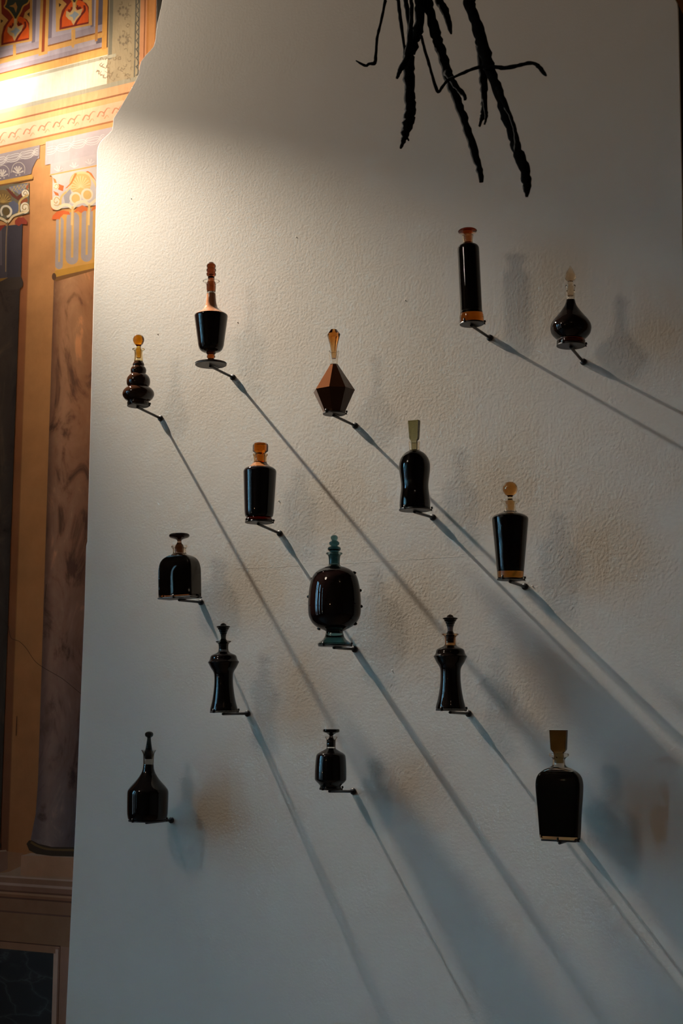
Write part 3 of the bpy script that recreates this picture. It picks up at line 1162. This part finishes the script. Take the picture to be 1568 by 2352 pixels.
# A1 gourd shaped decanter of four bulbs
B = Bottle('decanter', 'gourd-shaped decanter of stacked brown bulbs with a yellow ball stopper', Q1, (305, 997), (300, 1843), (366.3, 960))
LQ = liquid((44, 26, 17))
B.lathe('body', [(1843, 131), (1838, 133), (1812, 133), (1804, 126), (1798, 130), (1775, 162), (1740, 187), (1710, 192), (1680, 184), (1650, 160), (1632, 132), (1626, 122),
                 (1622, 124), (1600, 138), (1560, 143), (1520, 134), (1490, 112), (1476, 94), (1470, 88), (1466, 88), (1450, 93), (1425, 95), (1400, 86), (1384, 72), (1380, 68),
                 (1374, 69), (1358, 70), (1340, 62), (1326, 54)], LQ, sub=4)
B.shell('neck', [(1325, 54), (1290, 50), (1250, 47), (1210, 49), (1196, 52), (1186, 66), (1180, 76), (1174, 75)], glass((236, 214, 160), 0.008), 0.0022, floor=(1322, 50))
B.lathe('stopper', [(1284, 18), (1278, 28), (1262, 31), (1215, 36), (1180, 34), (1165, 27), (1145, 26), (1132, 30), (1122, 40), (1105, 54), (1080, 66), (1060, 68), (1035, 62), (1015, 46), (1002, 22), (998, 4)],
        glass(YEL), sub=4)['label'] = 'yellow glass ball stopper'

# A2 urn on a foot
B = Bottle('decanter', 'urn-shaped brown decanter on a flared foot with a ribbed amber stopper', Q1, (1176, 130), (1172, 1350), (532.6, 866))
B.lathe('foot', [(1352, 180), (1348, 188), (1341, 186), (1325, 120), (1308, 60), (1295, 42), (1286, 40), (1275, 48), (1262, 51), (1250, 46), (1243, 44), (1232, 54), (1222, 58), (1210, 66)],
        glass(AMB_D), sub=3)['label'] = 'amber glass foot with a knop'
B.lathe('body', [(1215, 60), (1210, 85), (1196, 118), (1170, 140), (1130, 154), (1080, 161), (1000, 172), (900, 186), (820, 197), (785, 201), (785, 201), (772, 198)], liquid((22, 15, 13)), sub=3)
B.lathe('shoulder', [(773, 199), (764, 188), (745, 158), (715, 112), (680, 82), (640, 66), (600, 60), (560, 56), (516, 54)], liquid((150, 104, 76)), sub=4)['label'] = 'shoulder and lower neck, lit tan in their colour'  # lamp light put into the liquid's colour; the belly is the dark copy
B.shell('neck', [(516, 54), (480, 54), (440, 56), (405, 58), (388, 64), (374, 86), (364, 102), (357, 100)], glass(CLR), 0.002, floor=(513, 50))
B.lathe('stopper', [(492, 48), (480, 51), (400, 52), (345, 38), (332, 36), (322, 40), (312, 40), (306, 38), (302, 44), (290, 55), (275, 58), (260, 52), (252, 47), (244, 53), (228, 59), (212, 54), (202, 46),
                    (196, 50), (180, 56), (162, 52), (150, 40), (143, 34), (136, 28), (131, 10)], glass((132, 74, 38)), sub=3)['label'] = 'ribbed amber stopper'

# A3 faceted diamond
B = Bottle('decanter', 'faceted diamond-shaped brown decanter with a tall cut amber stopper', Q2, (372, 95), (380, 1035), (813.5, 977))
f8 = ngon_sec(8, math.radians(-90 - 14 + 27))
s8 = lambda i, r_: [(r_ * a, r_ * c_) for a, c_ in f8]
B.lathe('lower_facets', [(1035, 128), (1012, 132), (792, 239)], liquid((66, 38, 23)), sub=1, sec=s8, smooth=False)
B.lathe('upper_facets', [(792, 239), (498, 48)], liquid((98, 60, 38)), sub=1, sec=s8, smooth=False)['label'] = 'upper facets, coloured a lit brown'  # lighter copy of the lower facets' liquid, the light is in its colour
B.shell('neck', [(498, 46), (470, 46), (430, 50), (380, 58), (352, 61), (344, 58)], glass(CLR), 0.0025, floor=(494, 44), sub=3)
B.lathe('stopper', [(425, 26), (340, 34), (335, 34), (260, 46), (155, 76), (97, 33)], glass((226, 170, 104)), sub=1, sec=s8, smooth=False)['label'] = 'cut amber stopper'

# A4 tall cylinder
B = Bottle('decanter', 'tall cylindrical dark decanter with a flat amber mushroom stopper', Q4, (219, 112), (262, 1010), (1123, 775))
B.shell('body', [(1010, 112), (1000, 115), (945, 114), (935, 110), (915, 107), (900, 104), (860, 103), (400, 103), (320, 103), (297, 100), (280, 88), (268, 66), (258, 49), (225, 47), (195, 51), (186, 54), (180, 52)],
        glass((214, 164, 96), 0.04), 0.0022, floor=(905, 90), sub=3)
B.fill('liquid', 262, liquid((14, 10, 9), 0.0))
B.lathe('stopper', [(250, 38), (190, 40), (178, 36), (168, 36), (158, 52), (150, 80), (143, 90), (136, 89), (126, 74), (116, 40), (113, 8)], glass((200, 130, 80)), sub=3)['label'] = 'flat amber mushroom stopper'

# A5 onion
B = Bottle('decanter', 'onion-shaped dark decanter with a clear flame-shaped stopper', Q4, (1193, 468), (1200, 1215), (1338, 830))
B.lathe('base_ring', [(1215, 134), (1205, 137), (1180, 136), (1172, 131), (1164, 132)], glass((190, 140, 76)), sub=3)['label'] = 'amber glass base ring'
B.lathe('body', [(1172, 120), (1165, 132), (1140, 160), (1110, 184), (1075, 195), (1050, 196), (1020, 188), (985, 166), (950, 136), (910, 102), (870, 72), (835, 52), (797, 42)], liquid((20, 13, 11)), sub=4)
B.shell('neck', [(798, 42), (780, 41), (740, 42), (695, 43), (676, 46), (664, 50), (657, 48)], glass(CLR), 0.003, floor=(795, 38))
B.lathe('stopper', [(755, 30), (690, 31), (660, 24), (648, 26), (636, 28), (626, 24), (615, 26), (604, 40), (590, 50), (572, 51), (550, 45), (525, 32), (505, 22), (490, 15), (476, 8), (469, 2)],
        glass((236, 214, 184)), sub=4)['label'] = 'clear flame-shaped stopper'

# A6 small tapered decanter with block stopper
B = Bottle('decanter', 'short tapered dark decanter with a squat eight-sided amber block stopper', Q6, (1190, 96), (1173, 925), (640, 1224.5))
B.lathe('base_ring', [(925, 143), (918, 147), (900, 146), (892, 136), (884, 132)], glass((190, 120, 50)), sub=3)['label'] = 'amber glass base'
B.lathe('body', [(890, 118), (884, 132), (870, 146), (850, 152), (800, 157), (600, 167), (420, 175), (398, 175), (382, 170), (372, 162), (360, 146)], liquid((20, 16, 17)), sub=4)
B.lathe('shoulder', [(361, 148), (345, 118), (330, 96), (315, 80), (306, 72)], liquid((124, 80, 48)), sub=4)['label'] = 'shoulder with lit amber in its colour'  # light painted as an amber tone of the liquid above the dark body
B.shell('neck', [(308, 74), (290, 68), (260, 67), (236, 70), (224, 80), (216, 80), (212, 78)], glass((226, 176, 110), 0.010), 0.0025, floor=(304, 64))
f12 = ngon_sec(8, math.radians(22.5))
s12 = lambda i, r_: [(r_ * a, r_ * c_) for a, c_ in f12]
B.lathe('stopper', [(295, 50), (212, 54), (204, 54), (192, 70), (182, 82), (118, 82), (104, 76), (98, 66)], glass((214, 158, 84)), sub=1, sec=s12, smooth=False)['label'] = 'squat amber block stopper'

# A7 waisted bottle with flat stopper
B = Bottle('decanter', 'waisted dark decanter with a tall flat grey-green wedge stopper', Q2, (1278, 1122), (1287, 2118), (992, 1188))
B.shell('body', [(2112, 166), (2104, 172), (2060, 174), (1985, 168), (1900, 157), (1850, 155), (1800, 159), (1740, 168), (1660, 176), (1600, 172), (1545, 153), (1500, 118), (1475, 84), (1462, 62), (1440, 58), (1400, 59),
                   (1386, 63), (1372, 64), (1362, 60)], glass((214, 180, 120), 0.03), 0.0018, floor=(2085, 150), sub=4)
B.fill('liquid', 1464, liquid((14, 10, 9), 0.0))
ws = lambda i, r_: [(a * math.cos(0.0) * r_, c_ * 0.55 * r_) for a, c_ in ((1, -1), (1, 1), (-1, 1), (-1, -1))]
B.lathe('stopper', [(1450, 30), (1362, 32), (1350, 34), (1332, 48), (1322, 50), (1124, 62)], glass((160, 158, 118), 0.022), sub=1, sec=ws, smooth=False)['label'] = 'flat grey-green wedge stopper'

# A8 tapered bottle with a ball stopper
B = Bottle('decanter', 'tapered dark decanter with a large clear amber ball stopper', (1100, 1090, 8.4), (595, 160), (605, 2035), (1203.6, 1347))
B.shell('body', [(2030, 240), (2015, 252), (1990, 254), (1850, 266), (1600, 290), (1200, 326), (980, 346), (900, 352), (862, 345), (832, 318), (806, 270), (784, 205), (768, 160), (740, 126), (690, 110), (640, 109),
                  (600, 118), (572, 150), (550, 176), (530, 181), (512, 170)], glass((206, 164, 104), 0.05), 0.0018, floor=(1858, 240), sub=3)
B.fill('liquid', 792, liquid((15, 11, 10), 0.0))
B.lathe('stopper', [(730, 75), (560, 88), (520, 60), (500, 48), (460, 46), (446, 54), (436, 62), (420, 86), (390, 114), (340, 138), (300, 143), (255, 136), (210, 110), (180, 74), (163, 24), (160, 5)],
        glass((222, 184, 130)), sub=4)['label'] = 'clear amber ball stopper'


def box_sec(B, a, b_, rc, nn, blend):
    """Rounded-rectangle section that turns round towards the neck."""
    cs = circle_sec(nn)
    # start both at the same corner for an even blend
    rr_ = rrect_sec(nn, a, b_, rc)
    cs = [(math.cos(math.radians(90.0 * (k // (nn // 4)) + 90.0 * (k % (nn // 4)) / (nn // 4 - 1))),
           math.sin(math.radians(90.0 * (k // (nn // 4)) + 90.0 * (k % (nn // 4)) / (nn // 4 - 1)))) for k in range(nn)]

    def fn(i, r_):
        w_ = blend(r_)
        return [(r_ * (w_ * p_[0] + (1 - w_) * q_[0]), r_ * (w_ * p_[1] + (1 - w_) * q_[1])) for p_, q_ in zip(rr_, cs)]
    return fn


def smooth01(a, b_, x):
    t = min(max((x - a) / (b_ - a), 0.0), 1.0)
    return t * t * (3 - 2 * t)


# A9 flat square bottle
B = Bottle('decanter', 'wide flat square-bodied dark decanter with a round mushroom stopper', Q6, (330, 1048), (336, 1728), (459, 1383))
kr = B.kr0
az = B.az
wa, wb = 416 / 2, 231 / 2
aa, bb = wa / 240.0, wb / 240.0
fn = box_sec(B, aa, bb, 0.12, 48, lambda r_: smooth01(80 * kr, 175 * kr, r_))
B.shell('body', [(1726, 234), (1718, 240), (1640, 241), (1520, 241), (1440, 239), (1390, 230), (1350, 214), (1318, 186), (1298, 150), (1286, 112), (1276, 86), (1262, 72), (1240, 69), (1215, 72), (1203, 82), (1192, 87), (1184, 84)],
        glass((214, 160, 104), 0.06), 0.003, floor=(1695, 222), sub=4, sec=fn)
B.fill('liquid', 1292, liquid((15, 11, 11), 0.0))
B.lathe('stopper', [(1262, 46), (1200, 50), (1186, 46), (1172, 38), (1158, 28), (1144, 23), (1130, 23), (1118, 32), (1108, 62), (1098, 92), (1085, 108), (1072, 110), (1060, 102), (1052, 80), (1049, 20)],
        glass((120, 78, 46)), sub=4)['label'] = 'round mushroom stopper'

# A10 teal flask
B = Bottle('decanter', 'oval dark flask with a blue-green beaded stopper, flared foot and small side knobs', (680, 1210, 7.84), (685, 168), (690, 2148), (812, 1491))
fa = 1.06
el = lambda i, r_: [(r_ * fa * a, r_ * 0.80 * c_) for a, c_ in circle_sec(48)]
B.lathe('foot', [(2148, 300), (2138, 306), (2122, 300), (2090, 258), (2050, 208), (2000, 176), (1960, 164), (1920, 155), (1890, 170)], glass(TEAL, 0.06), sub=4)['label'] = 'blue-green glass foot'
B.lathe('body', [(1955, 120), (1925, 140), (1900, 165), (1880, 205), (1840, 295), (1790, 362), (1730, 412), (1640, 455), (1540, 470), (1400, 472), (1250, 463), (1130, 450), (1020, 428), (930, 398), (860, 352), (810, 292), (775, 225), (755, 180)],
        liquid((22, 12, 11)), sub=4, sec=el)
B.lathe('collar', [(757, 176), (745, 140), (728, 116), (715, 104), (700, 100)], glass(TEAL), sub=3)
B.shell('neck', [(702, 100), (640, 101), (590, 104), (560, 110), (540, 120), (522, 140), (510, 150), (498, 146), (492, 136)], glass((120, 158, 160), 0.010), 0.003, floor=(700, 84))
B.lathe('stopper', [(690, 78), (560, 92), (505, 76), (490, 74), (478, 78), (462, 96), (445, 114), (425, 120), (402, 114), (385, 92), (374, 64), (370, 58), (366, 62), (352, 84), (330, 93), (305, 90), (288, 74), (274, 52), (268, 46),
                    (262, 50), (244, 60), (218, 64), (194, 56), (176, 34), (169, 6)], glass((84, 128, 134)), sub=3)['label'] = 'blue-green beaded stopper'
for (sx, yy, ang) in ((1, 872, 0), (1, 1185, 8), (1, 1470, 8), (1, 1780, 0), (-1, 950, 0), (-1, 1275, 6), (-1, 1850, 0), (1, 620 + 700, 60), (-1, 1560, -40)):
    rr_ = None
    tab = [(1850, 285), (1780, 372), (1470, 471), (1560, 470), (1320, 468), (1275, 465), (1185, 455), (950, 405), (872, 360)]
    rad = min(tab, key=lambda q: abs(q[0] - yy))[1] * B.kr0
    z0 = (B.yb - yy) * B.kz
    a0 = (0 if sx > 0 else PI) + math.radians(ang) + (0.22 if sx > 0 else 0.12)
    V8, F8 = loft_data([(-0.003, 0.0052), (0.0, 0.005), (0.003, 0.0036), (0.0052, 0.0014)], lambda i, r_: [(r_ * a, r_ * c_) for a, c_ in circle_sec(10)])
    dirv = Vector((math.cos(a0), math.sin(a0), 0.12 * (1 if yy < 1300 else -1))).normalized()
    pos = Vector((rad * fa * math.cos(a0), rad * 0.80 * math.sin(a0), z0))
    qm = dirv.to_track_quat('Z', 'Y').to_matrix()
    link_mesh('knob', [tuple(qm @ Vector(v) + pos) for v in V8], F8, liquid((20, 22, 22)), B.root, True)

# A11, A12 waisted pair
CH = [(2125, 296), (2112, 302), (2050, 292), (1950, 265), (1800, 235), (1650, 215), (1550, 206), (1450, 203), (1360, 205), (1310, 213), (1260, 235), (1200, 276), (1150, 302), (1110, 322), (1082, 337), (1070, 338),
      (1055, 328), (1030, 308), (1000, 295), (960, 285), (930, 268), (905, 228), (885, 180), (868, 148)]
CHN = [(870, 150), (845, 122), (820, 110), (780, 105), (720, 106), (684, 112), (660, 132), (642, 160), (630, 170), (620, 164), (616, 150)]
CHS = [(800, 75), (640, 92), (618, 82), (604, 78), (590, 70), (572, 58), (552, 54), (530, 58), (512, 55), (492, 64), (472, 62), (450, 78), (425, 76), (402, 98), (380, 96), (362, 118), (340, 122), (328, 132), (312, 150), (298, 148), (288, 120),
       (280, 74), (262, 66), (240, 44), (226, 18), (221, 4)]
for (zoom, top, base, ring, lab, col, gl, st, sc_) in (
        ((450, 1410, 9.407), (590, 220), (602, 2127), (566, 1639), 'black waisted chess-queen-shaped decanter at left, completely opaque from stopper to base', (14, 12, 12), (58, 52, 48), (44, 40, 38), 1.0),
        ((960, 1390, 8.71), (640, 208), (650, 2108), (1074, 1639), 'waisted chess-queen-shaped decanter with a see-through brown neck, right of the blue-green flask', (18, 13, 11), (196, 140, 72), (92, 66, 46), 1.0)):
    B = Bottle('decanter', lab, zoom, top, base, ring)
    k = B.pxlen / 1905.0
    y_off = base[1] - 2125 * k
    tr = lambda L: [(y * k + y_off, r_ * k * 1.0) for y, r_ in L]
    B.lathe('body', tr(CH), liquid(col), sub=3)
    B.shell('neck', tr(CHN), glass(gl, 0.008), 0.0025, floor=tr([(866, 130)])[0], sub=3)
    B.lathe('stopper', tr(CHS), glass(st, 0.016), sub=3)

# A13 lower left
B = Bottle('decanter', 'black round-shouldered decanter with a small ball-topped stopper, lowest on the left', (270, 1670, 9.8), (710, 122), (668, 2115), (391, 1884))
B.lathe('body', [(2112, 412), (2100, 430), (2070, 444), (1990, 458), (1880, 463), (1700, 466), (1550, 467), (1490, 464), (1440, 448), (1390, 412), (1330, 360), (1260, 295), (1190, 238), (1120, 190), (1050, 152), (980, 130), (920, 122), (886, 120)],
        liquid((13, 11, 11)), sub=4)
B.shell('neck', [(888, 120), (850, 119), (760, 121), (690, 122), (640, 128), (604, 142), (575, 158), (556, 170), (546, 171)], glass((170, 166, 158), 0.010), 0.003, floor=(884, 100))
B.lathe('stopper', [(752, 86), (640, 104), (560, 92), (545, 82), (520, 76), (450, 64), (350, 50), (290, 44), (268, 46), (255, 62), (235, 84), (205, 95), (180, 95), (155, 82), (135, 55), (124, 12)], glass((46, 44, 42), 0.012), sub=4)['label'] = 'dark stopper with a small ball top'

# A14 small
B = Bottle('decanter', 'smallest black decanter with a flat mushroom stopper and a notched clear neck', (690, 1660, 10.453), (737, 182), (716, 1604), (809, 1818))
B.lathe('body', [(1604, 258), (1590, 262), (1570, 250), (1548, 252), (1520, 272), (1480, 312), (1440, 352), (1405, 376), (1370, 381), (1200, 380), (1000, 370), (880, 360), (820, 348), (785, 325), (755, 286), (725, 232), (695, 180), (670, 138), (656, 120)],
        liquid((14, 11, 11)), sub=4)
B.shell('neck', [(658, 120), (640, 112), (600, 109), (480, 109), (450, 112), (425, 126), (395, 144), (372, 153), (364, 150)], glass((226, 220, 208)), 0.0028, floor=(654, 96))
B.lathe('stopper', [(615, 92), (470, 96), (400, 60), (372, 46), (350, 44), (325, 58), (300, 90), (278, 135), (262, 180), (245, 198), (222, 202), (198, 198), (186, 188), (183, 150)], glass((46, 42, 40), 0.014), sub=4)['label'] = 'dark flat mushroom stopper'

# A15 large rectangular lower right
B = Bottle('decanter', 'large rectangular dark decanter with an oblong amber block stopper, at lower right', (1190, 1660, 7.842), (722, 158), (752, 2128), (1322, 1924))
kr = B.kr0
aa, bb = 836 / 2 / 447.0, 325 / 2 / 447.0
fn = box_sec(B, aa, bb, 0.14, 48, lambda r_: smooth01(150 * kr, 330 * kr, r_))
B.shell('body', [(2124, 350), (2105, 370), (2070, 384), (1900, 396), (1600, 416), (1350, 438), (1200, 447), (1110, 444), (1030, 428), (970, 396), (920, 345), (880, 282), (850, 215), (828, 160), (800, 124), (760, 112), (710, 110), (680, 118),
                  (655, 142), (632, 172), (610, 184), (592, 182), (582, 170)], glass((206, 160, 104), 0.06), 0.003, floor=(2070, 350), sub=4, sec=fn)
B.fill('liquid', 905, liquid((14, 11, 10), 0.0))
ws2 = lambda i, r_: [(q[0] * r_, q[1] * r_) for q in ((0.86, -0.42), (0.98, -0.3), (0.98, 0.3), (0.86, 0.42), (-0.86, 0.42), (-0.98, 0.3), (-0.98, -0.3), (-0.86, -0.42))]
B.lathe('stopper', [(760, 84), (600, 92), (576, 92), (520, 142), (500, 147), (162, 164), (158, 160)], glass((160, 128, 80), 0.015), sub=1, sec=ws2, smooth=False)['label'] = 'oblong amber block stopper'

# ---- brackets
PL = {0: 133, 1: 188, 2: 130, 3: 116, 4: 138, 5: 148, 6: 181, 7: 262, 8: 244, 9: 296, 10: 304, 11: 304 * 8.71 / 9.407 * 1.07, 12: 430, 13: 268, 14: 352}
NAMES = ['four-bulbed gourd decanter', 'footed urn decanter', 'faceted diamond decanter', 'tall cylindrical decanter', 'onion-shaped decanter', 'short tapered decanter with the block stopper',
         'waisted decanter with the wedge stopper', 'tapered decanter with the ball stopper', 'wide flat square decanter', 'blue-green footed flask', 'opaque chess-queen-shaped decanter',
         'chess-queen-shaped decanter with the brown neck', 'lowest left round-shouldered decanter', 'smallest black decanter', 'large rectangular decanter']
for i, B in enumerate(BOTTLES):
    R = Vector(un(B.ring[0], B.ring[1], -0.006))
    R.y = 0.0
    root = empty('wall_bracket', R)
    tag(root, 'black metal wall bracket holding up the ' + NAMES[i], 'bracket', 'bottle brackets on the partition')
    rad = PL[i] * B.kr0
    c = Vector(B.p0)
    inv = -R
    # plate under the bottle, following its lean
    b = MB()
    if i in (8, 14):
        sx, sy = (aa, bb)
        if i == 8:
            sx, sy = 416 / 480.0, 231 / 480.0
        V8, F8 = loft_data([(-0.0006, rad * 0.98), (0.0, rad), (0.0026, rad), (0.0032, rad * 0.99)],
                           lambda k, r_, sx=sx, sy=sy: [(r_ * q[0], r_ * q[1]) for q in rrect_sec(32, sx, sy, 0.06)])
    else:
        V8, F8 = loft_data([(-0.0006, rad * 0.98), (0.0, rad), (0.0026, rad), (0.0032, rad * 0.99)],
                           lambda k, r_: [(r_ * a, r_ * c_) for a, c_ in circle_sec(40)])
    b.add([tuple(B.rot @ Vector(v) + c + inv) for v in V8], F8)
    sharp(b.build('plate', M_METAL, root, True), 30)
    # arm: a round rod let into a small block under the plate
    zd = B.zup * -0.0046
    a0 = c + inv + zd
    b = MB()
    tip = a0 + (a0 - Vector((0, -0.012, 0))).normalized() * 0.006
    b.tube([tip, a0, Vector((0, -0.004, 0))], [0.0034, 0.0038, 0.0038], 12)
    b.build('arm', M_METAL, root, True)
    b = MB()
    b.tube([(0, 0.001, 0), (0, -0.003, 0), (0, -0.0045, 0), (0, -0.006, 0)], [0.0088, 0.0088, 0.0082, 0.006], 20)
    sharp(b.build('wall_flange', M_METAL, root, True), 40)
    # two small clips that keep the bottle on its plate
    if i not in (1,):
        hook_az = (PI * 1.5 - 0.25, 0.45)
        for q, an in enumerate(hook_az):
            if i in (8, 14):
                d_ = Vector((0.0, -rad * sy, 0)) if q == 0 else Vector((rad * sx, rad * sy * 0.2, 0))
            else:
                d_ = Vector((math.cos(an), math.sin(an), 0)) * rad
            out = d_.normalized()
            b = MB()
            pts = [d_ * 0.9 + Vector((0, 0, 0.001)), d_ + out * 0.0022 + Vector((0, 0, 0.001)), d_ + out * 0.0028 + Vector((0, 0, 0.005)), d_ + out * 0.0018 + Vector((0, 0, 0.0095))]
            b.tube([tuple(B.rot @ v + c + inv) for v in pts], [0.0026, 0.003, 0.0028, 0.0022], 8)
            b.build('clip', M_METAL, root, True)

# ------------------------------------------------------------------ hanging roots
RY = -0.95


def G(x, y, dy=0.0):
    s = 3.0154
    return Vector(un(780 + x / s, y / s, RY + dy))


hub = Vector(un(980, -420, RY))
roots = empty('hanging_root', hub)
tag(roots, 'bundle of dark dried roots hanging into view from above', 'root')
KR = np.linalg.norm(un(1000, 100, RY) - un(1001, 100, RY)) / 3.0154
RT = [
    ([(470, -500), (330, -60), (312, 20), (290, 130), (262, 240), (252, 340), (246, 420), (236, 440), (205, 442), (180, 455), (145, 440), (112, 420)], [16, 14, 14, 13, 13, 14, 15, 15, 12, 12, 10, 5], 0.02),
    ([(500, -500), (405, -60), (405, 0), (415, 100), (432, 220), (445, 320), (455, 400)], [20, 18, 18, 17, 14, 12, 14], -0.01),
    ([(520, -500), (455, -60), (455, 0), (470, 90), (488, 200), (490, 300)], [20, 17, 17, 16, 20, 30], 0.03),
    ([(530, -500), (497, -40), (497, 40), (495, 150), (486, 260), (470, 380), (440, 450), (410, 500), (395, 545)], [18, 14, 14, 14, 22, 28, 20, 15, 9], -0.03),
    ([(580, -500), (560, -60), (556, 60), (548, 180), (512, 290), (480, 380), (478, 470), (482, 580), (485, 680), (486, 760), (474, 840), (455, 920), (438, 980), (420, 1030)], [44, 36, 34, 34, 36, 40, 38, 36, 38, 42, 40, 28, 16, 6], 0.0),
    ([(474, 840), (470, 900), (462, 940), (478, 975)], [22, 16, 10, 5], 0.01),
    ([(640, -500), (600, -60), (612, 40), (640, 140), (672, 260), (708, 380), (742, 500), (775, 590), (812, 690), (850, 800), (884, 900), (918, 1010), (945, 1100), (968, 1180), (980, 1262)],
     [44, 38, 36, 34, 34, 32, 34, 33, 30, 27, 28, 28, 25, 22, 14], 0.02),
    ([(742, 500), (790, 575), (830, 625), (864, 665), (868, 694)], [24, 20, 16, 14, 9], 0.0),
    ([(565, 250), (590, 350), (625, 470), (655, 575), (680, 636), (708, 606), (745, 560), (800, 530), (880, 494), (960, 466), (1060, 462), (1140, 470), (1230, 455), (1320, 436), (1370, 455), (1400, 490), (1430, 525)],
     [13, 13, 13, 13, 14, 13, 14, 13, 14, 16, 18, 17, 16, 15, 18, 20, 7], -0.02),
    ([(700, -500), (680, -40), (712, 40), (738, 100), (752, 160), (772, 235)], [34, 26, 25, 26, 24, 6], 0.05),
    ([(800, -500), (888, -40), (905, 40), (940, 150), (975, 260), (1003, 360), (1030, 450), (1070, 560), (1110, 670), (1145, 790), (1175, 880), (1205, 970), (1240, 1070), (1272, 1150), (1290, 1230), (1296, 1310), (1295, 1362)],
     [44, 40, 39, 37, 36, 36, 38, 34, 32, 30, 30, 30, 33, 36, 32, 24, 10], 0.0),
    ([(975, 320), (985, 420), (992, 520), (998, 620), (1000, 720), (996, 780), (980, 830), (965, 875)], [32, 30, 28, 24, 22, 22, 13, 9], 0.03),
    ([(998, 690), (1012, 770), (1014, 810), (1002, 862)], [20, 16, 13, 9], 0.02),
    ([(1095, 600), (1140, 720), (1180, 800), (1205, 870), (1218, 930), (1232, 1040)], [22, 14, 11, 13, 13, 22], -0.03),
]
rn = random.Random(11)
for (pts, wd, dy) in RT:
    P = [G(x, y, dy) for x, y in pts]
    W_ = [w_ * KR * (0.95 if max(wd) > 20 else 0.72) for w_ in wd]
    # subdivide with irregular girth
    PP, WW = [], []
    nP = len(P)
    for k in range(nP - 1):
        p1, p2 = P[k], P[k + 1]
        p0 = P[k - 1] if k else p1
        p3 = P[k + 2] if k + 2 < nP else p2
        ns = max(4, int((p2 - p1).length / 0.008))
        for j in range(ns):
            t = j / ns
            w0 = W_[k] * (1 - t) + W_[k + 1] * t
            jit = Vector((rn.uniform(-1, 1), rn.uniform(-1, 1), rn.uniform(-0.4, 0.4))) * w0 * 0.13
            PP.append(0.5 * (2 * p1 + (p2 - p0) * t + (2 * p0 - 5 * p1 + 4 * p2 - p3) * t * t + (3 * p1 - p0 - 3 * p2 + p3) * t ** 3) + jit)
            WW.append(w0 * (0.84 + 0.34 * rn.random()))
    PP.append(P[-1])
    WW.append(W_[-1])
    b = MB()
    b.tube([tuple(q - hub) for q in PP], WW, 9)
    b.build('root', M_ROOT, roots, True)
b = MB()
zt = Z1 - hub.z
b.tube([(0, 0, -0.12), (0, 0, 0.0), (0.01, 0, 0.08), (0.0, 0, 0.2)], [0.05, 0.075, 0.06, 0.012], 12)
b.tube([(0, 0, 0.18), (0, 0, zt)], [0.002, 0.002], 6)
b.build('root_crown', M_ROOT, roots, True)
